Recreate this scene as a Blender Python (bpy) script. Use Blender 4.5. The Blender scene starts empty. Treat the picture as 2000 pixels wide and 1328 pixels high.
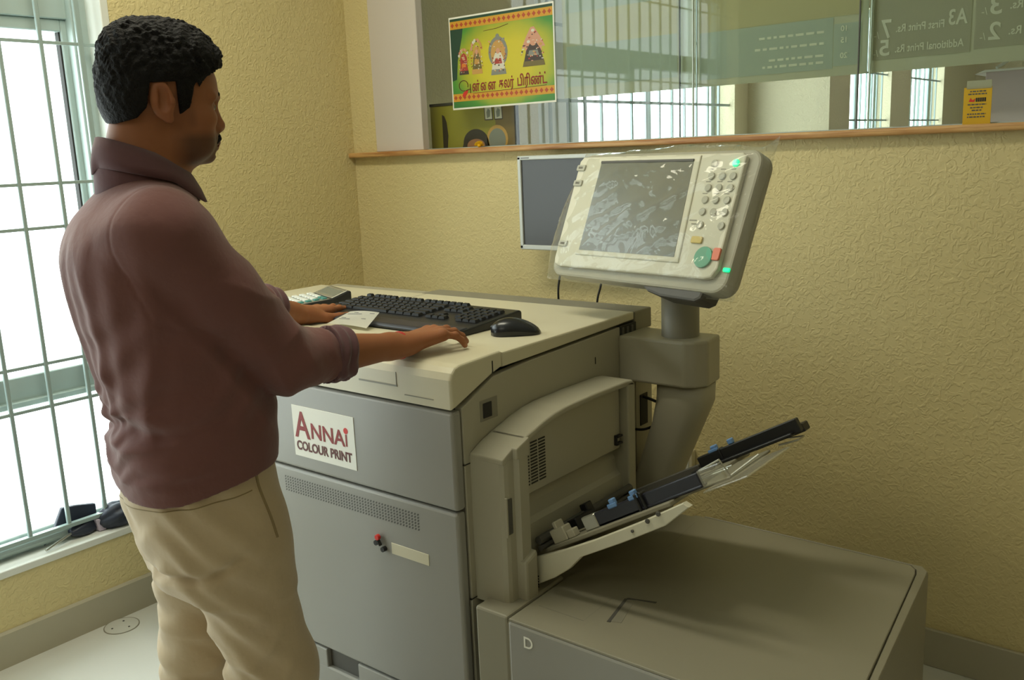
import bpy, bmesh, math, random
import numpy as np
from mathutils import Vector, Matrix

random.seed(7)
rng = np.random.RandomState(7)
SC = bpy.context.scene
COL = SC.collection
R = math.radians

# ------------------------------------------------------------------ camera, sky, lamps, exposure
def rot_cam(yaw, pit, rol):
    f = Vector((math.sin(yaw) * math.cos(pit), math.cos(yaw) * math.cos(pit), -math.sin(pit)))
    r = Vector((math.cos(yaw), -math.sin(yaw), 0))
    d = f.cross(r)
    r2 = r * math.cos(rol) + d * math.sin(rol)
    d2 = -r * math.sin(rol) + d * math.cos(rol)
    return r2, d2, f
cr, cd, cf = rot_cam(R(-38.9), R(11.65), R(2.4))
cam_data = bpy.data.cameras.new('camera')
cam = bpy.data.objects.new('camera', cam_data)
COL.objects.link(cam)
cam_data.sensor_fit = 'HORIZONTAL'
cam_data.sensor_width = 36
cam_data.lens = 36 * 1785 / 2000
cam_data.clip_start = 0.02
cam.matrix_world = Matrix(((cr.x, -cd.x, -cf.x, 0), (cr.y, -cd.y, -cf.y, 0), (cr.z, -cd.z, -cf.z, 1.47), (0, 0, 0, 1)))
SC.camera = cam

SKY_STRENGTH = 5.0
W = bpy.data.worlds.new('sky')
SC.world = W
W.use_nodes = True
bg = W.node_tree.nodes['Background']
bg.inputs['Color'].default_value = (0.93, 1.0, 1.0, 1)
bg.inputs['Strength'].default_value = SKY_STRENGTH

def area(name, loc, rot, sx, sy, power, color, portal=False):
    l = bpy.data.lights.new(name, 'AREA')
    l.shape = 'RECTANGLE'
    l.size, l.size_y = sx, sy
    l.energy = power
    l.color = color
    if portal:
        l.cycles.is_portal = True
    o = bpy.data.objects.new(name, l)
    o.location = loc
    o.rotation_euler = rot
    COL.objects.link(o)
    return o
# ceiling tube lamps of the shop and of the room behind the glass
area('ceiling_lamp', (-1.9, 1.05, 2.93), (0, 0, 0), 1.3, 0.3, 21, (1.0, 0.95, 0.75))
area('ceiling_lamp', (-0.9, -1.3, 2.93), (0, 0, 0), 1.3, 0.3, 7, (1.0, 0.95, 0.75))
area('ceiling_lamp', (-0.8, 5.5, 3.1), (0, 0, 0), 1.6, 1.6, 8, (1.0, 0.95, 0.82))
area('ceiling_lamp', (-0.8, 9.5, 3.1), (0, 0, 0), 1.6, 1.6, 8, (1.0, 0.95, 0.82))
# daylight portals in the window openings
area('window_portal', (-3.02, 0.31, 1.37), (0, R(-90), 0), 2.15, 2.48, 1, (1, 1, 1), True)
area('window_portal', (-3.04, 4.91, 1.75), (0, R(-90), 0), 1.7, 2.26, 1, (1, 1, 1), True)

vs = SC.view_settings
vs.view_transform = 'Standard'
vs.look = 'None'
vs.gamma = 1
vs.use_curve_mapping = False
vs.exposure = 0.22
try:
    SC.cycles.max_bounces = 10
    SC.cycles.transparent_max_bounces = 16
    SC.cycles.use_denoising = True
    SC.cycles.sample_clamp_indirect = 8.0
except Exception:
    pass

# ------------------------------------------------------------------ materials
def lin(c):
    c = c / 255.0
    return c / 12.92 if c <= 0.04045 else ((c + 0.055) / 1.055) ** 2.4
def rgb(r, g, b):
    return (lin(r), lin(g), lin(b), 1.0)
MATS = {}
def mat(name, color, rough=0.5, metal=0.0, spec=0.5, bump=None, var=None, emit=None, trans=0.0, coat=0.0, sheen=0.0):
    """bump = (scale, strength, distance, detail); var = (scale, amount) mottling of the base colour"""
    m = bpy.data.materials.new(name)
    m.use_nodes = True
    nt = m.node_tree
    p = nt.nodes['Principled BSDF']
    p.inputs['Base Color'].default_value = color
    p.inputs['Roughness'].default_value = rough
    p.inputs['Metallic'].default_value = metal
    p.inputs['Specular IOR Level'].default_value = spec
    p.inputs['Coat Weight'].default_value = coat
    p.inputs['Sheen Weight'].default_value = sheen
    p.inputs['Transmission Weight'].default_value = trans
    tc = nt.nodes.new('ShaderNodeTexCoord')
    if var:
        n = nt.nodes.new('ShaderNodeTexNoise')
        n.inputs['Scale'].default_value = var[0]
        n.inputs['Detail'].default_value = 4
        nt.links.new(tc.outputs['Object'], n.inputs['Vector'])
        mx = nt.nodes.new('ShaderNodeMix')
        mx.data_type = 'RGBA'
        a = var[1]
        mx.inputs[6].default_value = tuple(c * (1 - a) for c in color[:3]) + (1,)
        mx.inputs[7].default_value = tuple(min(1, c * (1 + a)) for c in color[:3]) + (1,)
        nt.links.new(n.outputs['Fac'], mx.inputs[0])
        nt.links.new(mx.outputs[2], p.inputs['Base Color'])
    if bump:
        n = nt.nodes.new('ShaderNodeTexNoise')
        n.inputs['Scale'].default_value = bump[0]
        n.inputs['Detail'].default_value = bump[3] if len(bump) > 3 else 3
        nt.links.new(tc.outputs['Object'], n.inputs['Vector'])
        b = nt.nodes.new('ShaderNodeBump')
        b.inputs['Strength'].default_value = bump[1]
        b.inputs['Distance'].default_value = bump[2]
        nt.links.new(n.outputs['Fac'], b.inputs['Height'])
        nt.links.new(b.outputs['Normal'], p.inputs['Normal'])
    if emit:
        p.inputs['Emission Color'].default_value = emit[0]
        p.inputs['Emission Strength'].default_value = emit[1]
    MATS[name] = m
    return m

def plaster(name, color):
    """painted wall with a wormy trowelled relief"""
    m = mat(name, color, 0.75, spec=0.25)
    nt = m.node_tree
    p = nt.nodes['Principled BSDF']
    tc = nt.nodes.new('ShaderNodeTexCoord')
    n = nt.nodes.new('ShaderNodeTexNoise')
    n.inputs['Scale'].default_value = 60
    n.inputs['Detail'].default_value = 1.5
    n.inputs['Distortion'].default_value = 1.1
    nt.links.new(tc.outputs['Object'], n.inputs['Vector'])
    cr_ = nt.nodes.new('ShaderNodeValToRGB')
    cr_.color_ramp.elements[0].position = 0.44
    cr_.color_ramp.elements[1].position = 0.60
    nt.links.new(n.outputs['Fac'], cr_.inputs['Fac'])
    b = nt.nodes.new('ShaderNodeBump')
    b.inputs['Strength'].default_value = 0.42
    b.inputs['Distance'].default_value = 0.003
    nt.links.new(cr_.outputs['Color'], b.inputs['Height'])
    nt.links.new(b.outputs['Normal'], p.inputs['Normal'])
    return m

def clear(name, tint, fres=1.45, rough=0.02, gloss=(1, 1, 1, 1), haze=None, bump=None):
    m = bpy.data.materials.new(name)
    m.use_nodes = True
    nt = m.node_tree
    nt.nodes.clear()
    out = nt.nodes.new('ShaderNodeOutputMaterial')
    t = nt.nodes.new('ShaderNodeBsdfTransparent')
    t.inputs['Color'].default_value = tint
    g = nt.nodes.new('ShaderNodeBsdfGlossy')
    g.inputs['Color'].default_value = gloss
    g.inputs['Roughness'].default_value = rough
    f = nt.nodes.new('ShaderNodeFresnel')
    f.inputs['IOR'].default_value = fres
    mx = nt.nodes.new('ShaderNodeMixShader')
    ge = nt.nodes.new('ShaderNodeNewGeometry')
    ml = nt.nodes.new('ShaderNodeMath')          # only the outer face of a sheet reflects (no trapped light inside)
    ml.operation = 'MULTIPLY_ADD'
    nt.links.new(ge.outputs['Backfacing'], ml.inputs[0])
    ml.inputs[1].default_value = -1
    ml.inputs[2].default_value = 1
    m3 = nt.nodes.new('ShaderNodeMath')
    m3.operation = 'MULTIPLY'
    nt.links.new(f.outputs[0], m3.inputs[0])
    nt.links.new(ml.outputs[0], m3.inputs[1])
    nt.links.new(m3.outputs[0], mx.inputs[0])
    nt.links.new(t.outputs[0], mx.inputs[1])
    nt.links.new(g.outputs[0], mx.inputs[2])
    last = mx
    if haze:
        d = nt.nodes.new('ShaderNodeBsdfDiffuse')
        d.inputs['Color'].default_value = haze[0]
        m2 = nt.nodes.new('ShaderNodeMixShader')
        m2.inputs[0].default_value = haze[1]
        nt.links.new(mx.outputs[0], m2.inputs[1])
        nt.links.new(d.outputs[0], m2.inputs[2])
        last = m2
    if bump:
        tc = nt.nodes.new('ShaderNodeTexCoord')
        n = nt.nodes.new('ShaderNodeTexNoise')
        n.inputs['Scale'].default_value = bump[0]
        n.inputs['Detail'].default_value = 3
        n.inputs['Distortion'].default_value = 0.8
        nt.links.new(tc.outputs['Object'], n.inputs['Vector'])
        b = nt.nodes.new('ShaderNodeBump')
        b.inputs['Strength'].default_value = bump[1]
        b.inputs['Distance'].default_value = bump[2]
        nt.links.new(n.outputs['Fac'], b.inputs['Height'])
        nt.links.new(b.outputs['Normal'], g.inputs['Normal'])
    nt.links.new(last.outputs[0], out.inputs[0])
    MATS[name] = m
    return m

def film(name, color, see, transl=0.5):
    """translucent printed vinyl: diffuse + translucent + a share seen straight through"""
    m = bpy.data.materials.new(name)
    m.use_nodes = True
    nt = m.node_tree
    nt.nodes.clear()
    out = nt.nodes.new('ShaderNodeOutputMaterial')
    d = nt.nodes.new('ShaderNodeBsdfDiffuse')
    d.inputs['Color'].default_value = color
    t = nt.nodes.new('ShaderNodeBsdfTranslucent')
    t.inputs['Color'].default_value = color
    tr = nt.nodes.new('ShaderNodeBsdfTransparent')
    a = nt.nodes.new('ShaderNodeMixShader')
    a.inputs[0].default_value = transl
    nt.links.new(d.outputs[0], a.inputs[1])
    nt.links.new(t.outputs[0], a.inputs[2])
    b = nt.nodes.new('ShaderNodeMixShader')
    b.inputs[0].default_value = see
    nt.links.new(a.outputs[0], b.inputs[1])
    nt.links.new(tr.outputs[0], b.inputs[2])
    nt.links.new(b.outputs[0], out.inputs[0])
    MATS[name] = m
    return m

M_WALL = plaster('cream_plaster', rgb(216, 201, 150))
M_WALL2 = plaster('beige_plaster', rgb(206, 198, 168))
M_WALL3 = plaster('bounce_wall_plaster', rgb(168, 156, 128))  # tone of the unseen walls, chosen to control the bounced fill light
M_CEIL = mat('white_ceiling', rgb(235, 232, 220), 0.8)
M_WHITE = mat('white_paint', rgb(225, 228, 222), 0.5)
M_FLOOR = mat('pale_floor_tile', rgb(205, 205, 198), 0.35, var=(3, 0.05), bump=(60, 0.05, 0.001))
M_BASE = mat('grey_skirting', rgb(178, 172, 150), 0.5, var=(6, 0.05))
M_ALU = mat('grey_aluminium', rgb(176, 190, 186), 0.45, 0.3)
M_GRILLE = mat('grey_grille_paint', rgb(158, 176, 174), 0.4, 0.1)
M_GLASS = clear('window_glass', (0.96, 0.985, 0.975, 1), 1.45)
M_WOOD = mat('varnished_pine', rgb(196, 142, 84), 0.45, var=(9, 0.16), bump=(30, 0.1, 0.002))
def wood_knots():
    nt = M_WOOD.node_tree
    p = nt.nodes['Principled BSDF']
    tc = nt.nodes.new('ShaderNodeTexCoord')
    mp = nt.nodes.new('ShaderNodeMapping')
    mp.inputs['Scale'].default_value = (4, 60, 60)
    w = nt.nodes.new('ShaderNodeTexNoise')
    w.inputs['Scale'].default_value = 1.5
    w.inputs['Detail'].default_value = 5
    nt.links.new(tc.outputs['Object'], mp.inputs[0])
    nt.links.new(mp.outputs[0], w.inputs['Vector'])
    r_ = nt.nodes.new('ShaderNodeValToRGB')
    r_.color_ramp.elements[0].position = 0.35
    r_.color_ramp.elements[0].color = rgb(166, 112, 62)
    r_.color_ramp.elements[1].position = 0.6
    r_.color_ramp.elements[1].color = rgb(206, 162, 104)
    nt.links.new(w.outputs['Fac'], r_.inputs['Fac'])
    nt.links.new(r_.outputs['Color'], p.inputs['Base Color'])
wood_knots()
M_LID = mat('cream_plastic', rgb(210, 203, 176), 0.42, bump=(700, 0.06, 0.0004))
M_BODY = mat('warm_grey_plastic', rgb(170, 165, 145), 0.45, bump=(700, 0.06, 0.0004))
M_DOOR = mat('grey_door_plastic', rgb(150, 148, 140), 0.42, bump=(700, 0.06, 0.0004))
M_DECK = mat('deck_plastic', rgb(144, 139, 120), 0.45, bump=(700, 0.06, 0.0004))
M_STRIP = mat('mid_grey_plastic', rgb(136, 132, 116), 0.5)
M_FACE = mat('panel_face', rgb(206, 202, 180), 0.42)
M_DARK = mat('dark_recess', rgb(38, 37, 34), 0.7)
M_SHADE = mat('dark_grey_plastic', rgb(84, 82, 76), 0.6)
M_BLACK = mat('black_plastic', rgb(30, 31, 33), 0.38)
M_KEYS = mat('black_key_plastic', rgb(34, 35, 36), 0.55, spec=0.3)
M_NAVY = mat('blue_black_plastic', rgb(38, 40, 52), 0.35)
M_BLUE = mat('pale_blue_plastic', rgb(110, 150, 205), 0.4)
M_STEEL = mat('brushed_steel', rgb(190, 190, 180), 0.35, 0.8)
M_TRAY = mat('tray_grey', rgb(140, 136, 118), 0.5)
M_CABLE = mat('black_cable', rgb(18, 18, 18), 0.5)
M_PAPER = mat('white_paper', rgb(236, 234, 222), 0.7)
M_INK = mat('grey_ink', rgb(110, 110, 112), 0.7)
M_RED = mat('maroon_ink', rgb(140, 34, 30), 0.6)
M_BROWN = mat('dark_brown_ink', rgb(96, 44, 36), 0.6)
M_BRED = mat('bright_red_ink', rgb(206, 44, 32), 0.6)

# ------------------------------------------------------------------ mesh helpers
def obj(name, bm, m, parent=None, smooth=False, loc=None):
    me = bpy.data.meshes.new(name)
    bm.normal_update()
    bm.to_mesh(me)
    bm.free()
    return obj_me(name, me, m, parent, smooth, loc)
def obj_me(name, me, m, parent=None, smooth=False, loc=None):
    if m is not None:
        me.materials.append(m)
    if smooth:
        me.polygons.foreach_set('use_smooth', [True] * len(me.polygons))
        me.update()
    o = bpy.data.objects.new(name, me)
    COL.objects.link(o)
    if parent is not None:
        o.parent = parent
    if loc is not None:
        o.location = loc
    return o
def thing(name, label, cat, loc=(0, 0, 0), rotz=0, group=None):
    o = bpy.data.objects.new(name, None)
    COL.objects.link(o)
    o.empty_display_size = 0.1
    o.location = loc
    o.rotation_euler = (0, 0, rotz)
    return tag(o, label, cat, group)
def tag(o, label, cat, group=None):
    o['label'] = label
    o['category'] = cat
    if group:
        o['group'] = group
    return o
def struct(o):
    o['kind'] = 'structure'
    return o
def stuff(o):
    o['kind'] = 'stuff'
    return o
def lab(o, s):
    o['label'] = s
    return o
def NB():
    return bmesh.new()
def box(bm, lo, hi, bev=0.0, seg=2, mtx=None):
    vs_ = [bm.verts.new(((hi if i & 1 else lo)[0], (hi if i & 2 else lo)[1], (hi if i & 4 else lo)[2])) for i in range(8)]
    fs = [bm.faces.new([vs_[i] for i in q]) for q in ((0, 2, 3, 1), (4, 5, 7, 6), (0, 1, 5, 4), (2, 6, 7, 3), (0, 4, 6, 2), (1, 3, 7, 5))]
    new = list(vs_)
    if bev > 0:
        es = list({e for f in fs for e in f.edges})
        r_ = bmesh.ops.bevel(bm, geom=es, offset=bev, segments=seg, affect='EDGES', profile=0.5)
        new = list({v for f in r_['faces'] for v in f.verts} | {v for v in vs_ if v.is_valid})
    if mtx is not None:
        for v in new:
            v.co = mtx @ v.co
    return new
def B(lo, hi, bev=0.0, seg=2):
    bm = NB()
    box(bm, lo, hi, bev, seg)
    return bm
def prism(bm, pts, axis, a, b, bev=0.0, seg=2, which='all'):
    """extrude a 2D polygon; axis 'x': pts=(y,z), 'y': pts=(x,z), 'z': pts=(x,y)"""
    def P(p, t):
        return {'x': (t, p[0], p[1]), 'y': (p[0], t, p[1]), 'z': (p[0], p[1], t)}[axis]
    v0 = [bm.verts.new(P(p, a)) for p in pts]
    v1 = [bm.verts.new(P(p, b)) for p in pts]
    n = len(pts)
    fs = [bm.faces.new(v0), bm.faces.new(v1[::-1])]
    sides = []
    for i in range(n):
        sides.append(bm.faces.new((v0[i], v1[i], v1[(i + 1) % n], v0[(i + 1) % n])))
    bmesh.ops.recalc_face_normals(bm, faces=fs + sides)
    if bev > 0:
        es = {e for f in fs for e in f.edges}
        if which == 'all':
            es |= {e for f in sides for e in f.edges}
        bmesh.ops.bevel(bm, geom=list(es), offset=bev, segments=seg, affect='EDGES', profile=0.5)
    return bm
def tube(bm, pts, r, n=8, cap=True, radii=None):
    pts = [Vector(p) for p in pts]
    rings = []
    prev = None
    for i, p in enumerate(pts):
        t = (pts[min(i + 1, len(pts) - 1)] - pts[max(i - 1, 0)]).normalized()
        if prev is None:
            a = t.orthogonal().normalized()
        else:
            a = (prev - t * prev.dot(t)).normalized()
        prev = a
        b = t.cross(a)
        rr = radii[i] if radii else r
        rings.append([bm.verts.new(p + (a * math.cos(2 * math.pi * k / n) + b * math.sin(2 * math.pi * k / n)) * rr) for k in range(n)])
    for i in range(len(rings) - 1):
        for k in range(n):
            bm.faces.new((rings[i][k], rings[i][(k + 1) % n], rings[i + 1][(k + 1) % n], rings[i + 1][k]))
    if cap:
        bm.faces.new(rings[0][::-1])
        bm.faces.new(rings[-1])
    return bm
def spline(pts, n=8):
    pts = [Vector(p) for p in pts]
    out = []
    for i in range(len(pts) - 1):
        p0, p1, p2, p3 = pts[max(i - 1, 0)], pts[i], pts[i + 1], pts[min(i + 2, len(pts) - 1)]
        for k in range(n):
            t = k / n
            out.append(0.5 * ((2 * p1) + (p2 - p0) * t + (2 * p0 - 5 * p1 + 4 * p2 - p3) * t * t + (3 * p1 - p0 - 3 * p2 + p3) * t ** 3))
    out.append(pts[-1])
    return out
def disc(bm, c, r, h, axis='z', n=24, bev=0.0):
    pts = [(r * math.cos(2 * math.pi * k / n), r * math.sin(2 * math.pi * k / n)) for k in range(n)]
    if axis == 'z':
        prism(bm, [(c[0] + p[0], c[1] + p[1]) for p in pts], 'z', c[2], c[2] + h, bev, 2, 'caps')
    elif axis == 'y':
        prism(bm, [(c[0] + p[0], c[2] + p[1]) for p in pts], 'y', c[1], c[1] + h, bev, 2, 'caps')
    else:
        prism(bm, [(c[1] + p[0], c[2] + p[1]) for p in pts], 'x', c[0], c[0] + h, bev, 2, 'caps')
    return bm
def lathe(bm, prof, n=32, c=(0, 0, 0), cap=True):
    rings = [[bm.verts.new((c[0] + r_ * math.cos(2 * math.pi * k / n), c[1] + r_ * math.sin(2 * math.pi * k / n), c[2] + z)) for k in range(n)] for r_, z in prof]
    for i in range(len(rings) - 1):
        for k in range(n):
            bm.faces.new((rings[i][k], rings[i][(k + 1) % n], rings[i + 1][(k + 1) % n], rings[i + 1][k]))
    if cap:
        bm.faces.new(rings[0][::-1])
        bm.faces.new(rings[-1])
    return bm
def rrect(x0, y0, x1, y1, r, n=5):
    out = []
    for cx, cy, a0 in ((x1 - r, y1 - r, 0), (x0 + r, y1 - r, 90), (x0 + r, y0 + r, 180), (x1 - r, y0 + r, 270)):
        for k in range(n + 1):
            a = R(a0 + 90 * k / n)
            out.append((cx + r * math.cos(a), cy + r * math.sin(a)))
    return out
def text_mesh(body, size, m, name='lettering', parent=None, mtx=None, align='LEFT', extrude=0.0004, bold=0.0, sx=1.0):
    cu = bpy.data.curves.new('lettering', 'FONT')
    cu.body = body
    cu.size = size
    cu.align_x = align
    cu.extrude = extrude
    cu.offset = bold
    to = bpy.data.objects.new('lettering', cu)
    COL.objects.link(to)
    bpy.context.view_layer.update()
    dg = bpy.context.evaluated_depsgraph_get()
    me = bpy.data.meshes.new_from_object(to.evaluated_get(dg))
    bpy.data.objects.remove(to)
    me.materials.clear()
    T = (mtx or Matrix()) @ Matrix.Diagonal((sx, 1, 1, 1))
    me.transform(T)
    if T.determinant() < 0:
        me.flip_normals()
    return obj_me(name, me, m, parent)
def frame_mtx(o, x, y):
    """matrix whose local X, Y, Z axes are x, y, x cross y at o"""
    x = Vector(x).normalized()
    y = Vector(y).normalized()
    z = x.cross(y)
    return Matrix(((x.x, y.x, z.x, o[0]), (x.y, y.y, z.y, o[1]), (x.z, y.z, z.z, o[2]), (0, 0, 0, 1)))

# ------------------------------------------------------------------ room shell
XW, YB = -2.82, 2.54      # window wall, glass wall
ZC = 3.0
XR, YF = 1.9, -2.6
WY0, WY1, WZ0, WZ1 = -0.93, 1.55, 0.295, 2.45
# floor and ceiling of both rooms
struct(obj('floor', B((XW - 0.3, YF - 0.2, -0.1), (XR + 0.2, 13.2, 0)), M_FLOOR))
struct(obj('ceiling', B((XW - 0.3, YF - 0.2, ZC + 0.2), (XR + 0.2, 13.2, ZC + 0.3)), M_CEIL))
struct(obj('ceiling', B((XW - 0.3, YF - 0.2, ZC), (XR + 0.2, YB + 0.1, ZC + 0.1)), M_CEIL))
# window wall with its opening (continues into the next room with its own openings)
bm = NB()
T = 0.22
def wall_x(bm, y0, y1, z0, z1):
    box(bm, (XW - T, y0, z0), (XW, y1, z1))
OPEN = [(WY0, WY1, WZ0, WZ1)]
wall_x(bm, YF, WY0, 0, ZC + 0.2)
wall_x(bm, WY0, WY1, 0, WZ0)
wall_x(bm, WY0, WY1, WZ1, ZC + 0.2)
wall_x(bm, WY1, YB + 0.1, 0, ZC + 0.2)
struct(obj('wall_left', bm, M_WALL))
bm = NB()
W2 = [(3.78, 6.04, 0.9, 2.6), (8.0, 9.55, 0.9, 2.6), (10.2, 11.5, 0.9, 2.6)]
y = YB + 0.1
for a, b_, z0, z1 in W2:
    wall_x(bm, y, a, 0, ZC + 0.2)
    wall_x(bm, a, b_, 0, z0)
    wall_x(bm, a, b_, z1, ZC + 0.2)
    y = b_
wall_x(bm, y, 13.1, 0, ZC + 0.2)
struct(obj('wall_far_left', bm, M_WALL2))
struct(obj('trim_5', B((XW, 6.25, 0), (-2.24, 6.65, ZC + 0.2)), M_WALL2))
# glass wall: solid below the ledge and above the panes
bm = NB()
GZ0, GZ1 = 1.478, 2.5
box(bm, (XW, YB, 0), (XR, YB + 0.1, GZ0))
box(bm, (XW, YB, GZ1), (XR, YB + 0.1, ZC + 0.2))
box(bm, (XW, YB, GZ0), (-2.685, YB + 0.1, GZ1))
struct(obj('wall_back', bm, M_WALL))
# wall on the camera side and to its right
struct(obj('wall_front', B((XW, YF - 0.1, 0), (XR, YF, ZC + 0.2)), M_WALL3))
struct(obj('wall_right', B((XR, YF, 0), (XR + 0.1, 13.1, ZC + 0.2)), M_WALL3))
struct(obj('wall_far_back', B((XW, 13.0, 0), (XR, 13.1, ZC + 0.2)), M_WALL2))
# skirting under the window
bm = NB()
prism(bm, [(XW, 0), (XW + 0.012, 0), (XW + 0.012, 0.105), (XW + 0.006, 0.112), (XW, 0.112)], 'y', YF, YB)
struct(obj('baseboard_left', bm, M_BASE))
struct(obj('baseboard_back', B((XW + 0.012, YB - 0.012, 0), (XR, YB, 0.112), 0.002, 1), M_BASE))
# sill and jambs of the window (white painted reveal)
bm = NB()
box(bm, (XW - T, WY0, WZ0 - 0.02), (XW + 0.004, WY1, WZ0 + 0.003), 0.002, 1)
struct(obj('trim_1', bm, M_WHITE))
struct(obj('trim_2', B((XW - T, WY1 - 0.006, WZ0), (XW + 0.002, WY1 + 0.02, WZ1), 0.002, 1), M_WHITE))
# aluminium window behind the grille
win = NB()
box(win, (XW - 0.19, WY0, 1.985), (XW - 0.13, WY1, 2.03), 0.003, 1)
window = struct(obj('window_1', win, M_ALU))
def wpart(name, lo, hi, m=M_ALU, bev=0.003):
    return obj(name, B(lo, hi, bev, 1), m, window)
xo, xi = XW - 0.19, XW - 0.12
wpart('frame', (xo, 1.515, 0.33), (xi, 1.545, 2.42))
wpart('frame', (xo + 0.01, 1.545 - 0.05, 0.33), (xi + 0.03, 1.548, 2.42))
wpart('frame', (xo, WY0, 0.33), (xi, WY0 + 0.04, 2.42))
wpart('frame', (xo, WY0, 2.40), (xi, WY1, 2.45))
wpart('frame', (xo, WY0, 0.30), (xi, WY1, 0.345))
wpart('transom', (xo, WY0, 0.765), (xi, 1.515, 0.845))
wpart('transom', (xo + 0.02, WY0, 0.752), (xi + 0.02, 1.515, 0.772))
wpart('transom', (xo, WY0, 1.93), (xi, 1.515, 1.99))
wpart('sash', (xo + 0.012, 1.478, 0.845), (xi - 0.01, 1.515, 1.93))
wpart('sash', (xo + 0.012, 0.2, 0.845), (xi - 0.01, 0.245, 1.93))
wpart('sash', (xo + 0.012, 0.245, 1.893), (xi - 0.01, 1.478, 1.93))
wpart('gasket', (xo + 0.028, 1.473, 0.845), (xi - 0.02, 1.478, 1.893), M_DARK, 0)
for z0, z1 in ((0.345, 0.765), (0.845, 1.93), (1.99, 2.40)):
    obj('pane', B((xo + 0.028, WY0 + 0.04, z0), (xo + 0.033, 1.515, z1)), M_GLASS, window)
# grille: square bars welded on flat rails
gx = XW - 0.05
gr = obj('window_grille', B((gx - 0.008, WY0, 0.345), (gx + 0.010, WY1 - 0.006, 0.358), 0.001, 1), M_GRILLE)
tag(gr, 'grey painted steel bar grille across the bright window', 'window grille')
for z in (0.75, 0.885, 1.30, 1.432, 1.848, 2.3):
    obj('rail', B((gx - 0.004, WY0, z - 0.005), (gx + 0.004, WY1 - 0.006, z + 0.005), 0.001, 1), M_GRILLE, gr)
k = 0
y = 1.493
while y > WY0:
    w_ = 0.009 if k == 0 else 0.0062
    obj('bar', B((gx - 0.006, y - w_, 0.33 if k == 0 else 0.352), (gx + 0.0065, y + w_, 2.42), 0.002, 1), M_GRILLE, gr)
    y -= 0.122
    k += 1
# bottom rounded rail of the grille
bm = NB()
tube(bm, [(XW - 0.085, WY0, 0.325), (XW - 0.085, WY1 - 0.006, 0.325)], 0.022, 14)
obj('bottom_rail', bm, M_ALU, gr)
# windows of the next room
for i, (a, b_, z0, z1) in enumerate(W2):
    w2 = struct(obj('window_%d' % (i + 3), B((XW - 0.2, a, z0), (XW - 0.15, b_, z0 + 0.05), 0.003, 1), M_ALU))
    obj('frame', B((XW - 0.2, b_ - 0.05, z0 + 0.05), (XW - 0.15, b_, z1), 0.003, 1), M_ALU, w2)
    obj('frame', B((XW - 0.2, a, z0 + 0.05), (XW - 0.15, a + 0.05, z1), 0.003, 1), M_ALU, w2)
    obj('mullion', B((XW - 0.2, (a + b_) / 2 + 0.2, z0 + 0.05), (XW - 0.15, (a + b_) / 2 + 0.25, z1), 0.003, 1), M_ALU, w2)
    obj('pane', B((XW - 0.178, a + 0.05, z0 + 0.05), (XW - 0.172, b_ - 0.05, z1)), M_GLASS, w2)
    nb = int((b_ - a) / 0.17)
    for j in range(1, nb + 1):
        yy = a + (b_ - a) * j / (nb + 1)
        obj('bar', B((XW - 0.05, yy - 0.007, z0), (XW - 0.036, yy + 0.007, z1)), M_GRILLE, w2)
    for z in ((1.30, 1.62, 2.05) if i else (1.72, 2.1)):
        obj('rail', B((XW - 0.048, a, z - 0.008), (XW - 0.038, b_, z + 0.008)), M_GRILLE, w2)
    if i == 0:
        obj('shutter', B((XW - 0.14, a, z0), (XW - 0.11, a + 0.52, z1), 0.004, 1), M_WHITE, w2)
# wooden ledge below the panes, white board at its left end
led = struct(obj('trim_3', B((XW - 0.0, YB - 0.035, 1.470), (XR, YB + 0.12, 1.489), 0.006, 3), M_WOOD))
bm = NB()
box(bm, (-2.685, YB - 0.005, 1.489), (-2.433, YB + 0.03, GZ1), 0.002, 1)
struct(obj('trim_4', bm, mat('lilac_white_board', rgb(212, 203, 196), 0.55)))
# sliding glass panes
gw = struct(obj('window_2', B((-2.433, YB + 0.02, 1.487), (XR, YB + 0.06, 1.492)), M_ALU))
for x0, x1, yy in ((-2.433, -1.335, 0.028), (-1.385, -0.82, 0.042), (-0.845, -0.2, 0.028), (-0.22, 0.6, 0.042), (0.58, XR, 0.028)):
    obj('pane', B((x0, YB + yy, 1.492), (x1, YB + yy + 0.006, GZ1), 0.0006, 1), M_GLASS, gw)
M_EDGE = mat('glass_edge_highlight', rgb(210, 225, 215), 0.3)  # pale colour paints the white highlight along the pane edges
for x, yy in ((-1.336, 0.034), (-0.822, 0.048)):
    obj('pane_edge', B((x, YB + yy - 0.007, 1.492), (x + 0.003, YB + yy + 0.001, GZ1)), M_EDGE, gw)
for x, yy in ((-1.388, 0.045), (-0.848, 0.031)):
    obj('pane_edge', B((x, YB + yy - 0.003, 1.492), (x + 0.003, YB + yy + 0.003, GZ1)), M_SHADE, gw)
# painted floor drain plate
bm = NB()
disc(bm, (-2.757, 1.318, 0.0), 0.052, 0.002, 'z', 40, 0.0008)
dr = obj('floor_drain', bm, mat('drain_plate', rgb(196, 196, 188), 0.4))
tag(dr, 'round pale drain plate set in the floor under the window', 'floor drain')
bm = NB()
lathe(bm, [(0.052, 0.0), (0.0555, 0.0), (0.0555, 0.0016), (0.052, 0.0016)], 40, (-2.757, 1.318, 0), False)
lab(obj('rim', bm, M_STRIP, dr), 'dirty rim of the plate')
for a in (20, 140, 260):
    bm = NB()
    disc(bm, (-2.757 + 0.03 * math.cos(R(a)), 1.318 + 0.03 * math.sin(R(a)), 0.002), 0.0035, 0.0006, 'z', 10)
    obj('hole', bm, M_DARK, dr)

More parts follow.
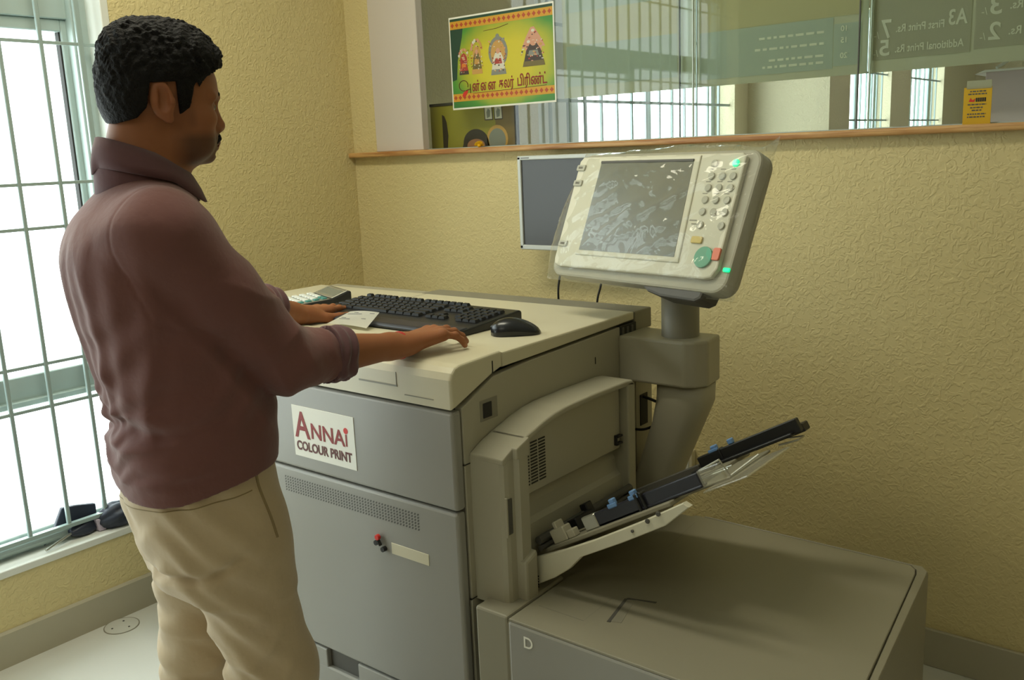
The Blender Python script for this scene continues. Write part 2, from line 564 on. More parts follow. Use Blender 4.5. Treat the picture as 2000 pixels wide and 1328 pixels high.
# ------------------------------------------------------------------ the big digital printer
XS, YFR = -1.2, 1.288          # right side plane, front plane
prn = thing('digital_printer', 'large grey digital printing machine with a cream lid against the yellow wall', 'printer', (-1.8, 1.66, 0))
PO = Vector((-1.8, 1.66, 0))
def ppart(name, bm, m, parent=None, smooth=False):
    """part of the printer, modelled in world coordinates"""
    par = parent or prn
    off = PO
    if parent is not None:
        off = Vector((0, 0, 0))
        q = parent
        while q is not None:
            off += Vector(q.location)
            q = q.parent
    for v in bm.verts:
        v.co -= off
    return obj(name, bm, m, par, smooth)
XL = -2.42
bm = NB()
box(bm, (XL + 0.01, YFR + 0.02, 0.06), (XS - 0.006, 2.03, 0.955), 0.004, 1)
ppart('cabinet_body', bm, M_SHADE)
for x in (XL + 0.08, XS - 0.1):
    for y in (YFR + 0.1, 1.95):
        ppart('foot', disc(NB(), (x, y, 0.0), 0.03, 0.062, 'z', 14, 0.003), M_BLACK)
# front panels, 3 mm dark joints between them
ppart('upper_front_panel', B((XL, YFR, 0.7525), (XS - 0.001, YFR + 0.028, 0.9635), 0.007, 3), M_DOOR)
ppart('lower_front_door', B((XL, YFR, 0.2965), (XS - 0.001, YFR + 0.026, 0.7485), 0.007, 3), M_DOOR)
bm = NB()
hx0, hx1, hz0 = -1.664, -1.552, 0.246
box(bm, (XL, YFR, 0.03), (XS - 0.001, YFR + 0.026, hz0), 0.004, 2)
box(bm, (XL, YFR, hz0 - 0.004), (hx0, YFR + 0.045, 0.2925), 0.003, 2)
box(bm, (hx1, YFR, hz0 - 0.004), (XS - 0.001, YFR + 0.026, 0.2925), 0.003, 2)
base = ppart('base_panel', bm, M_DOOR)
lab(ppart('grip_recess', B((hx0 - 0.003, YFR + 0.012, hz0 - 0.004), (hx1 + 0.003, YFR + 0.040, 0.291)), M_SHADE, base), 'dark hand grip recess')
# perforated band: slanted slots
bm = NB()
for i in range(50):
    for j in range(6):
        x = -1.765 + 0.0091 * i
        z = 0.6865 + 0.0068 * j
        q = [(x, z), (x + 0.0045, z), (x + 0.0070, z + 0.0046), (x + 0.0025, z + 0.0046)]
        v0 = [bm.verts.new((p[0], YFR - 0.0003, p[1])) for p in q]
        bm.faces.new(v0)
lab(stuff(ppart('vent_slots', bm, M_SHADE)), 'band of small slanted vent slots')
# sticker of the shop
stk = ppart('sticker', B((-1.713, YFR - 0.0012, 0.786), (-1.498, YFR + 0.001, 0.910), 0.0003, 1), M_PAPER)
lab(stk, 'white shop sticker with red and maroon lettering')
def front_txt(body, x, z, size, m, sx=1.0, bold=0.0):
    o = text_mesh(body, size, m, 'lettering', stk, frame_mtx((x, YFR - 0.0016, z), (1, 0, 0), (0, 0, 1)), sx=sx, bold=bold, extrude=0.0003)
    o.matrix_parent_inverse = Matrix.Translation(-PO)
    return o
front_txt('A', -1.705, 0.834, 0.090, M_RED, 0.86, 0.0012)
front_txt('NNA', -1.650, 0.8375, 0.052, M_RED, 1.02, 0.0008)
front_txt('COLOUR PRINT', -1.704, 0.803, 0.0305, M_BROWN, 0.88, 0.0009)
bm = NB()
box(bm, (-1.5285, YFR - 0.0018, 0.838), (-1.5235, YFR - 0.001, 0.866))
o = ppart('letter_stem', bm, M_RED, stk)
bm = NB()
disc(bm, (-1.526, YFR - 0.0018, 0.8745), 0.0072, 0.0008, 'y', 20)
lab(ppart('letter_dot', bm, M_BRED, stk), 'round red dot of the last letter')
# name strip and the little key tag on the door
lab(ppart('name_strip', B((-1.404, YFR - 0.001, 0.612), (-1.291, YFR + 0.001, 0.638), 0.0004, 1), M_LID), 'blank pale strip on the door')
bm = NB()
tube(bm, spline([(-1.444, YFR - 0.004, 0.645), (-1.438, YFR - 0.008, 0.638), (-1.434, YFR - 0.006, 0.626)]), 0.004, 8)
disc(bm, (-1.446, YFR - 0.010, 0.630), 0.006, 0.010, 'y', 14)
disc(bm, (-1.425, YFR - 0.010, 0.619), 0.006, 0.010, 'y', 14)
tagk = ppart('door_emblem', bm, M_BLACK)
lab(tagk, 'small black and red emblem on the door')
bm = NB()
disc(bm, (-1.439, YFR - 0.012, 0.645), 0.0065, 0.008, 'y', 14, 0.001)
lab(ppart('red_knob', bm, M_BRED, tagk), 'red knob of the emblem')
# right side skin
bm = NB()
prism(bm, [(1.317, 0.06), (1.317, 0.966), (1.42, 1.011), (1.55, 1.019), (1.66, 1.0215), (1.915, 1.028), (1.988, 1.030), (1.988, 0.06)], 'x', XS - 0.02, XS, 0.002, 2, 'caps')
side = ppart('side_panel', bm, M_BODY)
for lo, hi in (((1.314, 0.845), (1.338, 0.8475)), ((1.314, 0.548), (1.338, 0.5505)), ((1.8035, 0.957), (1.8065, 0.974))):
    ppart('panel_seam', B((XS - 0.004, lo[0], lo[1]), (XS + 0.0008, hi[0], hi[1])), M_DARK, side)
# socket-like recess on the side
rec = ppart('switch_recess', B((XS - 0.002, 1.372, 0.923), (XS + 0.0012, 1.428, 0.968), 0.0006, 1), M_STRIP)
lab(ppart('switch', B((XS, 1.380, 0.929), (XS + 0.003, 1.408, 0.961), 0.001, 1), M_DARK, rec), 'dark square switch in the recess')
# louvre at the rear of the side, ports below
lv = ppart('side_louvre', B((XS - 0.01, 1.918, 0.985), (XS + 0.002, 1.995, 1.03), 0.001, 1), M_DARK)
for i in range(3):
    ppart('slat', B((XS + 0.001, 1.925 + 0.022 * i, 0.99), (XS + 0.004, 1.935 + 0.022 * i, 1.025), 0.001, 1), M_SHADE, lv)
bm = NB()
box(bm, (XS - 0.02, 1.9905, 0.56), (XS - 0.0005, 2.077, 1.0), 0.003, 1)
rear = ppart('rear_side_panel', bm, M_BODY)
bm = NB()
box(bm, (XS - 0.003, 2.012, 0.745), (XS + 0.0015, 2.050, 0.83), 0.001, 1)
port = ppart('port_recess', bm, M_DARK, rear)
bm = NB()
tube(bm, spline([(XS + 0.001, 2.03, 0.822), (XS + 0.035, 2.028, 0.815), (XS + 0.07, 2.06, 0.79), (XS + 0.05, 2.075, 0.70), (XS + 0.02, 2.07, 0.5)]), 0.004, 8)
ppart('plug_cable', bm, M_CABLE)
bm = NB()
tube(bm, spline([(XS + 0.002, 1.985, 0.744), (XS + 0.03, 1.99, 0.748), (XS + 0.06, 2.03, 0.762)]), 0.0035, 8)
ppart('port_cable', bm, M_CABLE)
# lid
bm = NB()
prism(bm, [(1.452, 1.024), (1.55, 1.0255), (1.66, 1.028), (1.988, 1.036), (1.988, 1.0555), (1.984, 1.0565), (1.452, 1.0565)], 'x', XL, XS, 0.004, 2, 'caps')
lid = ppart('scanner_lid', bm, M_LID)
bm = NB()
prism(bm, [(YFR, 0.969), (YFR - 0.001, 1.030), (1.292, 1.044), (1.302, 1.053), (1.318, 1.0575), (1.445, 1.0615), (1.45, 1.056), (1.45, 1.026), (1.418, 1.017), (1.30, 0.972)], 'x', XL, XS + 0.001, 0.006, 3, 'caps')
flap = ppart('front_cover', bm, M_LID)
for a, b_ in (((-1.468, 1.000), (-1.352, 1.002)), ((-1.353, 1.002), (-1.353, 1.030)), ((-1.33, 0.985), (-1.25, 0.985))):
    lo = (min(a[0], b_[0]) - 0.0008, YFR - 0.0016, min(a[1], b_[1]) - 0.0008)
    hi = (max(a[0], b_[0]) + 0.0008, YFR + 0.0005, max(a[1], b_[1]) + 0.0008)
    ppart('cover_seam', B(lo, hi), M_STRIP, flap)
bm = NB()
box(bm, (XS - 0.002, 1.4155, 1.0185), (XS + 0.0018, 1.4185, 1.045))
ppart('cover_gap', bm, M_DARK, flap)
bm = NB()
box(bm, (-1.9285, 1.90, 1.0563), (-1.9265, 1.985, 1.0568))
ppart('lid_seam', bm, M_STRIP, lid)
bm = NB()
box(bm, (-1.96, 1.991, 1.003), (XS, 2.077, 1.0555), 0.004, 2)
ppart('rear_strip', bm, M_STRIP)
bm = NB()
box(bm, (XL, 1.991, 0.93), (-1.963, 2.06, 1.050), 0.004, 2)
box(bm, (XL + 0.02, 2.02, 0.06), (XS - 0.001, 2.072, 1.001), 0.004, 1)
ppart('rear_panel', bm, M_BODY)

# feeder cover on the right side: frame with a sunken face, louvre, grip
FX = -1.112
top = [(1.333, 0.868), (1.365, 0.884), (1.41, 0.899), (1.468, 0.915), (1.51, 0.923), (1.55, 0.927), (1.66, 0.929), (1.80, 0.927), (1.826, 0.924), (1.836, 0.914)]
def zt(y):
    for (a, za), (b_, zb) in zip(top, top[1:]):
        if a <= y <= b_:
            return za + (zb - za) * (y - a) / (b_ - a)
    return top[-1][1]
bm = NB()
# left upright, in two steps
prism(bm, [(XS, 1.333), (FX - 0.012, 1.333), (FX - 0.003, 1.338), (FX, 1.347), (FX, 1.365), (FX + 0.010, 1.372), (FX + 0.010, 1.401), (FX + 0.004, 1.408), (XS, 1.408)], 'z', 0.545, 0.862, 0.0, 2, 'caps')
prism(bm, [(1.365, 0.86), (1.408, 0.86), (1.408, zt(1.408)), (1.365, zt(1.365))], 'x', XS + 0.0004, FX + 0.0104, 0.003, 2, 'all')
prism(bm, [(1.3325, 0.855), (1.368, 0.855), (1.368, zt(1.368)), (1.3325, zt(1.333))], 'x', XS + 0.0002, FX - 0.0005, 0.003, 2, 'all')
# lower foot of the upright
prism(bm, [(1.367, 0.640), (1.408, 0.655), (1.408, 0.545), (1.367, 0.545)], 'x', XS, FX + 0.022, 0.006, 2, 'all')
# roof strip following the outline
ys = [1.400, 1.41, 1.44, 1.468, 1.49, 1.51, 1.55, 1.60, 1.66, 1.72, 1.80, 1.826, 1.835]
prism(bm, [(y, zt(y)) for y in ys] + [(y, zt(y) - 0.014) for y in reversed(ys)], 'x', XS, FX + 0.004, 0.005, 3, 'caps')
# right rim
prism(bm, [(1.803, 0.60), (1.8365, 0.60), (1.8365, 0.912), (1.827, 0.921), (1.803, 0.923)], 'x', XS, FX + 0.004, 0.004, 2, 'all')
fc = ppart('feeder_cover', bm, M_BODY)
bm = NB()
prism(bm, [(1.405, 0.758), (1.80, 0.758), (1.80, 0.918), (1.66, 0.919), (1.55, 0.916), (1.49, 0.906), (1.44, 0.893), (1.405, 0.885)], 'x', XS, FX - 0.018, 0.003, 1, 'all')
ppart('inner_panel', bm, M_BODY, fc)
bm = NB()
prism(bm, [(XS - 0.001, 0.76), (FX - 0.052, 0.76), (FX - 0.036, 0.728), (FX - 0.030, 0.700), (FX - 0.020, 0.690), (FX - 0.012, 0.640), (FX - 0.012, 0.60), (XS - 0.001, 0.60)], 'y', 1.408, 1.804, 0.0, 2)
ppart('feed_slope', bm, M_BODY, fc)
bm = NB()
for r_ in range(14):
    for c in range(3):
        y0 = 1.417 + 0.0285 * c
        z0 = 0.778 + 0.0069 * r_ + 0.0
        box(bm, (FX - 0.0185, y0, z0), (FX - 0.0172, y0 + 0.0235, z0 + 0.0034))
lab(stuff(ppart('vent_slots', bm, M_DARK, fc)), 'block of horizontal vent slots')
bm = NB()
box(bm, (FX - 0.0015, 1.338, 0.705), (FX + 0.0012, 1.356, 0.782), 0.002, 1)
lab(ppart('grip_recess', bm, M_SHADE, fc), 'narrow grip recess')
bm = NB()
box(bm, (FX - 0.004, 1.336, 0.700), (FX + 0.0020, 1.341, 0.786), 0.001, 1)
ppart('grip_edge', bm, M_BODY, fc)
for z in (0.772, 0.790):
    ppart('hook', B((FX - 0.02, 1.775, z), (FX - 0.008, 1.797, z + 0.005), 0.001, 1), M_DARK, fc)
ppart('hook', B((FX - 0.02, 1.773, 0.771), (FX - 0.010, 1.777, 0.796), 0.001, 1), M_DARK, fc)

# bypass tray, sloping up to the right
SL = math.atan2(0.262, 0.46)
tu = Vector((math.cos(SL), 0, math.sin(SL)))
tn = Vector((-math.sin(SL), 0, math.cos(SL)))
def TM(s, y, h=0.0):
    """point on the tray: s along the slope from the hinge, h above it"""
    return Vector((-1.112, y, 0.628)) + tu * s + tn * h
TMX = Matrix(((tu.x, 0, tn.x, -1.112), (tu.y, 1, tn.y, 0), (tu.z, 0, tn.z, 0.628), (0, 0, 0, 1)))
def tbox(bm, lo, hi, bev=0.0, seg=1):
    return box(bm, lo, hi, bev, seg, TMX)
bm = NB()
tbox(bm, (-0.02, 1.445, -0.006), (0.36, 1.80, 0.004), 0.002)
tray = ppart('bypass_tray', bm, M_TRAY)
def tparts(name, m, *boxes, bev=0.002):
    for q in boxes:
        o = tpart(name, m, q, bev=bev)
    return o
def tpart(name, m, *boxes, bev=0.002):
    bm = NB()
    for lo, hi in boxes:
        tbox(bm, lo, hi, bev)
    return ppart(name, bm, m, tray)
# front side arm
bm = NB()
prism(bm, [(-1.112, 0.625), (-1.034, 0.662), (-0.957, 0.703), (-0.85, 0.766), (-0.758, 0.825), (-0.745, 0.82), (-0.795, 0.772), (-0.891, 0.714), (-0.989, 0.659), (-1.02, 0.624), (-1.056, 0.596), (-1.112, 0.562)], 'y', 1.418, 1.434, 0.0015, 1, 'caps')
arm = ppart('front_arm', bm, M_FACE, tray)
for s, h, r_ in ((0.315, -0.012, 0.0048), (0.345, -0.006, 0.005), (0.272, -0.020, 0.0032)):
    ppart('arm_screw', disc(NB(), TM(s, 1.4150, h), r_, 0.004, 'y', 12, 0.001), M_SHADE, tray)
bm = NB()
for z in range(5):
    box(bm, (-1.106, 1.4165, 0.562 + 0.006 * z), (-1.098, 1.418, 0.565 + 0.006 * z))
stuff(ppart('arm_slots', bm, M_DARK, tray))
# guides
def guide(y0, y1, s0, s1, h):
    g = tpart('side_guide', M_NAVY, ((s0, y0, 0.004), (s1, y1, h)), ((s0, y0 - 0.012, 0.004), (s1, y1 + 0.012, 0.010)))
    return g
g1 = tpart('side_guide', M_NAVY, ((0.165, 1.462, 0.004), (0.285, 1.474, 0.034)), ((0.165, 1.462, 0.004), (0.43, 1.486, 0.010)), ((0.292, 1.464, 0.006), (0.43, 1.476, 0.034)))
tpart('guide_end', M_STEEL, ((0.128, 1.461, 0.004), (0.165, 1.475, 0.034)), bev=0.002)
tpart('guide_clip', M_BLUE, ((0.212, 1.462, 0.034), (0.224, 1.476, 0.048)), ((0.206, 1.460, 0.030), (0.230, 1.463, 0.040)))
tpart('guide_clip', M_BLUE, ((0.268, 1.462, 0.034), (0.280, 1.476, 0.048)), ((0.262, 1.460, 0.030), (0.286, 1.463, 0.040)))
tparts('guide_latch', M_BLACK, ((0.278, 1.456, 0.004), (0.284, 1.478, 0.040)), ((0.292, 1.456, 0.004), (0.297, 1.478, 0.040)))
M_CLEARP = clear('clear_plastic', (0.93, 0.93, 0.88, 1), 1.5, 0.08, haze=((0.6, 0.58, 0.48, 1), 0.22))
tpart('clear_stop', M_CLEARP, ((0.43, 1.464, 0.004), (0.482, 1.474, 0.036)))
tpart('side_guide', M_BLACK, ((0.26, 1.752, 0.004), (0.515, 1.768, 0.034)), ((0.24, 1.735, 0.004), (0.50, 1.768, 0.011)), ((0.39, 1.770, 0.0), (0.515, 1.80, 0.018)))
tpart('side_guide', M_SHADE, ((0.05, 1.752, 0.004), (0.255, 1.766, 0.020)), ((0.05, 1.70, 0.004), (0.32, 1.712, 0.009)))
tpart('guide_clip', M_BLUE, ((0.300, 1.756, 0.034), (0.314, 1.770, 0.046)), ((0.294, 1.752, 0.032), (0.320, 1.755, 0.040)))
tpart('guide_clip', M_BLUE, ((0.345, 1.756, 0.034), (0.357, 1.770, 0.046)))
tpart('guide_latch', M_BLACK, ((0.318, 1.748, 0.010), (0.324, 1.772, 0.036)))
# tray extension, clear plate and wire
tpart('extension_plate', M_TRAY, ((0.30, 1.55, -0.010), (0.44, 1.74, -0.004)))
tparts('tray_rib', M_TRAY, ((0.02, 1.50, 0.004), (0.30, 1.506, 0.009)), ((0.02, 1.60, 0.004), (0.36, 1.606, 0.009)), ((0.02, 1.655, 0.004), (0.34, 1.662, 0.009)))
tpart('clear_plate', M_CLEARP, ((0.40, 1.50, -0.012), (0.505, 1.70, -0.008)))
for pts, r_ in (([TM(0.43, 1.476, 0.034), TM(0.482, 1.472, 0.040), TM(0.490, 1.472, 0.006), TM(0.545, 1.50, 0.02)], 0.0022),
                ([TM(0.36, 1.52, 0.012), TM(0.44, 1.50, 0.016), TM(0.475, 1.50, 0.016)], 0.002),
                ([TM(0.36, 1.55, 0.012), TM(0.43, 1.53, 0.016), TM(0.47, 1.525, 0.016)], 0.002),
                ([TM(0.36, 1.60, 0.010), TM(0.42, 1.57, 0.016)], 0.002),
                ([TM(0.47, 1.775, 0.0), TM(0.505, 1.775, -0.008), TM(0.505, 1.745, -0.008), TM(0.46, 1.745, -0.004)], 0.002)):
    ppart('wire', tube(NB(), pts, r_, 6), M_STEEL, tray)
# feed rollers and blocks near the hinge
ppart('feed_roller', tube(NB(), [(-1.105, 1.43, 0.662), (-1.105, 1.80, 0.662)], 0.009, 12), M_SHADE, tray)
ppart('feed_roller', tube(NB(), [(-1.100, 1.43, 0.646), (-1.100, 1.80, 0.646)], 0.006, 10), M_SHADE, tray)
tparts('feed_block', M_BLACK, ((0.01, 1.53, 0.004), (0.055, 1.60, 0.032)), ((0.02, 1.60, 0.01), (0.04, 1.625, 0.048)), ((0.0, 1.79, 0.01), (0.03, 1.80, 0.03)))
tparts('feed_block', M_BODY, ((0.045, 1.447, 0.004), (0.085, 1.475, 0.034)), ((0.058, 1.45, 0.03), (0.068, 1.478, 0.048)), ((0.085, 1.45, 0.004), (0.105, 1.47, 0.022)))
tparts('paper_rib', M_SHADE, *[((0.06 + 0.02 * i, 1.56 + 0.02 * i, 0.004), (0.20 + 0.02 * i, 1.562 + 0.02 * i, 0.0065)) for i in range(5)], bev=0)

# arm carrying the control panel: bracket, slanted support, post
bm = NB()
prism(bm, [(XS - 0.002, 1.912), (-1.02, 1.912), (-0.995, 1.925), (-0.975, 1.955), (-0.985, 2.04), (XS - 0.002, 2.04)], 'z', 0.893, 1.008, 0.007, 3, 'all')
ppart('arm_bracket', bm, M_BODY)
bm = NB()
def ring(cx, cy, cz, a, b_):
    return [bm.verts.new((cx + a * math.copysign(abs(math.cos(t)) ** 0.6, math.cos(t)), cy + b_ * math.copysign(abs(math.sin(t)) ** 0.6, math.sin(t)), cz)) for t in [2 * math.pi * k / 24 for k in range(24)]]
rs = [ring(-1.050, 1.985, 0.891, 0.068, 0.055), ring(-1.052, 1.985, 0.845, 0.068, 0.055), ring(-1.075, 1.99, 0.78, 0.062, 0.052), ring(-1.125, 2.0, 0.66, 0.058, 0.05), ring(-1.165, 2.01, 0.56, 0.056, 0.05), ring(-1.19, 2.02, 0.45, 0.056, 0.05)]
for a, b_ in zip(rs, rs[1:]):
    for k in range(24):
        bm.faces.new((a[k], b_[k], b_[(k + 1) % 24], a[(k + 1) % 24]))
bm.faces.new(rs[0])
bm.faces.new(rs[-1][::-1])
ppart('arm_support', bm, M_BODY, None, True)
bm = NB()
lathe(bm, [(0.0475, 0.0), (0.0475, 0.004), (0.0465, 0.006), (0.0465, 0.20)], 32, (-1.066, 1.985, 1.0))
ppart('arm_post', bm, M_STRIP, None, True)

# control panel
yaw, tilt = R(-13.75), R(24.1)
px_ = Vector((math.cos(yaw), math.sin(yaw), 0))
n0 = Vector((-math.sin(yaw), math.cos(yaw), 0))
py_ = Vector((0, 0, math.cos(tilt))) + n0 * math.sin(tilt)
pz_ = px_.cross(py_)
PC = Vector((-1.0755, 1.83, 1.3145))
PM = Matrix(((px_.x, py_.x, pz_.x, PC.x), (px_.y, py_.y, pz_.y, PC.y), (px_.z, py_.z, pz_.z, PC.z), (0, 0, 0, 1)))
def outline(w, h, r_, off=(0, 0), skew=0.0):
    return [(x + off[0], y + off[1]) for x, y in rrect(-w / 2, -h / 2, w / 2, h / 2, r_, 6)]
bm = NB()
prism(bm, outline(0.552, 0.318, 0.035), 'z', -0.058, -0.012, 0.006, 2, 'caps')
cp = obj('control_panel', bm, M_BODY, prn)
cp.matrix_local = Matrix.Translation(-PO) @ PM
lab(cp, 'tilted control panel with a screen and number keys')
def cpart(name, bm, m, smooth=False):
    return obj(name, bm, m, cp, smooth)
bm = NB()
prism(bm, [(-0.262, -0.120), (-0.272, 0.135), (-0.262, 0.147), (0.232, 0.147), (0.244, 0.138), (0.251, -0.108), (0.240, -0.128), (0.222, -0.133), (-0.240, -0.138), (-0.256, -0.133)], 'z', -0.014, 0.0, 0.004, 2, 'caps')
cpart('face_plate', bm, M_FACE)
bm = NB()
prism(bm, [(-0.188, -0.106), (-0.200, 0.142), (0.123, 0.142), (0.144, -0.104)], 'z', -0.004, 0.0035, 0.003, 2, 'caps')
cpart('screen_bezel', bm, M_FACE)
M_SCREEN = mat('dark_touch_screen', rgb(96, 98, 88), 0.22, spec=0.6)
bm = NB()
prism(bm, [(-0.177, -0.094), (-0.187, 0.132), (0.107, 0.132), (0.129, -0.092)], 'z', 0.0, 0.0042)
lab(cpart('touch_screen', bm, M_SCREEN), 'dark grey touch screen')
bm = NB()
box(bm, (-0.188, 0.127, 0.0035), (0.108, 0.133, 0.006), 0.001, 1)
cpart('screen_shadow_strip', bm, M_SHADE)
M_KEY = mat('grey_round_key', rgb(172, 170, 152), 0.4)
def pkey(x, y, r_=0.0085, m=M_KEY, h=0.004, name='key'):
    bm = NB()
    disc(bm, (x, y, -0.001), r_, h + 0.001, 'z', 18, 0.0012)
    return cpart(name, bm, m)
for yy, xs_ in ((0.122, (0.166,)), (0.0935, (0.167, 0.196, 0.225)), (0.067, (0.167, 0.196, 0.226)), (0.040, (0.168, 0.197, 0.227)), (0.013, (0.170, 0.200, 0.230)), (-0.0165, (0.174, 0.231))):
    for xx in xs_:
        pkey(xx, yy)
bm = NB()
for yy in (0.1085, 0.0805, 0.0535):
    for xx in (0.155, 0.186, 0.213):
        box(bm, (xx, yy, -0.0002), (xx + 0.013, yy + 0.0022, 0.0004))
for xx, yy in ((0.140, -0.008), (0.148, -0.016)):
    box(bm, (xx, yy, -0.0002), (xx + 0.02, yy + 0.003, 0.0004))
stuff(cpart('key_captions', bm, M_STRIP))
M_YEL = mat('yellow_key', rgb(205, 180, 96), 0.4)
M_GRN = mat('green_key', rgb(86, 160, 128), 0.4)
M_COR = mat('coral_key', rgb(214, 120, 92), 0.4)
def skey(x, y, w, h, m, lb=None, name='key'):
    bm = NB()
    prism(bm, rrect(x - w / 2, y - h / 2, x + w / 2, y + h / 2, min(w, h) * 0.22, 3), 'z', -0.001, 0.004, 0.001, 1, 'caps')
    o = cpart(name, bm, m)
    return lab(o, lb) if lb else o
skey(0.177, -0.050, 0.030, 0.0155, M_YEL, 'yellow key')
lab(pkey(0.208, -0.087, 0.0235, M_GRN, 0.005, 'key'), 'large round green key')
skey(0.2395, -0.078, 0.020, 0.027, M_COR, 'coral stop key')
for x, y in ((-0.258, 0.117), (-0.254, 0.077), (-0.244, -0.081)):
    skey(x, y, 0.030, 0.015, M_KEY)
    skey(x, y, 0.018, 0.008, M_STRIP, None, 'key_mark')
M_LED = mat('green_led', rgb(20, 200, 140), 0.4, emit=((0.0, 0.9, 0.30, 1), 1.0))
lab(pkey(0.2225, 0.1225, 0.0085, M_LED, 0.004, 'power_lamp'), 'glowing green lamp')
bm = NB()
prism(bm, rrect(0.258, -0.111, 0.276, -0.102, 0.003, 3), 'z', -0.012, -0.008, 0.001, 1, 'caps')
lab(cpart('status_lamp', bm, M_LED), 'glowing green status lamp')
# neck under the panel
bm = NB()
prism(bm, [(0.035, -0.156), (0.06, -0.170), (0.10, -0.178), (0.20, -0.180), (0.215, -0.172), (0.22, -0.150)], 'z', -0.075, -0.016, 0.006, 2, 'caps')
cpart('neck_cover', bm, M_SHADE)

# ------------------------------------------------------------------ paper deck docked on the right
dk = thing('paper_deck', 'low grey paper feeding deck with a letter D, right of the printer', 'paper deck', (-0.8, 1.62, 0))
DO = Vector((-0.8, 1.62, 0))
def dpart(name, bm, m, par=None):
    for v in bm.verts:
        v.co -= DO
    return obj(name, bm, m, par or dk)
bm = NB()
prism(bm, [(-1.170, 1.292), (-0.402, 1.292), (-0.462, 1.972), (-1.170, 1.972)], 'z', 0.05, 0.546, 0.006, 2, 'all')
dpart('deck_body', bm, M_DECK)
bm = NB()
prism(bm, [(-1.168, 1.290), (-1.084, 1.290), (-1.092, 1.50), (-1.168, 1.50)], 'z', 0.062, 0.556, 0.005, 2, 'all')
dpart('end_panel', bm, M_DECK)
bm = NB()
prism(bm, [(-1.081, 1.288), (-0.404, 1.288), (-0.404, 1.318), (-1.081, 1.318)], 'z', 0.062, 0.549, 0.006, 2, 'all')
dfront = dpart('deck_front', bm, M_DOOR)
tm = text_mesh('D', 0.034, M_PAPER, 'lettering', dfront, frame_mtx((-1.043, 1.2872, 0.505), (1, 0, 0), (0, 0, 1)) , extrude=0.0003, bold=0.0003)
tm.matrix_parent_inverse = Matrix.Translation(-DO)
bm = NB()
prism(bm, [(-1.0795, 1.290), (-0.415, 1.290), (-0.432, 1.45), (-0.478, 1.925), (-0.484, 1.948), (-0.497, 1.962), (-1.010, 1.962), (-1.020, 1.95), (-1.085, 1.50)], 'z', 0.548, 0.5545, 0.0015, 1, 'caps')
dtop = dpart('deck_top', bm, M_DECK)
bm = NB()
prism(bm, [(-0.4125, 1.292), (-0.402, 1.292), (-0.46, 1.95), (-0.475, 1.97), (-0.99, 1.97), (-0.99, 1.9645), (-0.497, 1.9645), (-0.4815, 1.949), (-0.4755, 1.925)], 'z', 0.540, 0.5545, 0.001, 1, 'caps')
dpart('deck_rim', bm, M_DECK)
for a, b_ in (((-0.95, 1.366), (-0.953, 1.478)), ((-1.06, 1.366), (-0.95, 1.366)), ((-0.977, 1.754), (-0.993, 1.921))):
    bm = NB()
    if abs(a[0] - b_[0]) > abs(a[1] - b_[1]):
        box(bm, (min(a[0], b_[0]), a[1] - 0.0008, 0.5544), (max(a[0], b_[0]), a[1] + 0.0008, 0.5549))
    else:
        v = [bm.verts.new(p) for p in ((a[0] - 0.0008, a[1], 0.5549), (a[0] + 0.0008, a[1], 0.5549), (b_[0] + 0.0008, b_[1], 0.5549), (b_[0] - 0.0008, b_[1], 0.5549))]
        bm.faces.new(v)
    dpart('top_seam', bm, M_STRIP, dtop)
bm = NB()
prism(bm, [(-0.908, 1.392), (-0.884, 1.400), (-0.905, 1.480), (-0.926, 1.485)], 'z', 0.553, 0.5551, 0)
hd = dpart('handle_recess', bm, M_STRIP, dtop)
lab(hd, 'worn grip recess')
bm = NB()
prism(bm, [(-0.910, 1.388), (-0.903, 1.390), (-0.924, 1.490), (-0.930, 1.488)], 'z', 0.553, 0.5556, 0)
prism(bm, [(-0.928, 1.487), (-0.926, 1.494), (-0.868, 1.512), (-0.868, 1.506), (-0.905, 1.497)], 'z', 0.553, 0.5556, 0)
dpart('handle_edge', bm, M_SHADE, dtop)
for x in (-1.12, -0.50):
    for y in (1.36, 1.9):
        dpart('foot', disc(NB(), (x, y, 0), 0.025, 0.052, 'z', 12, 0.002), M_BLACK)

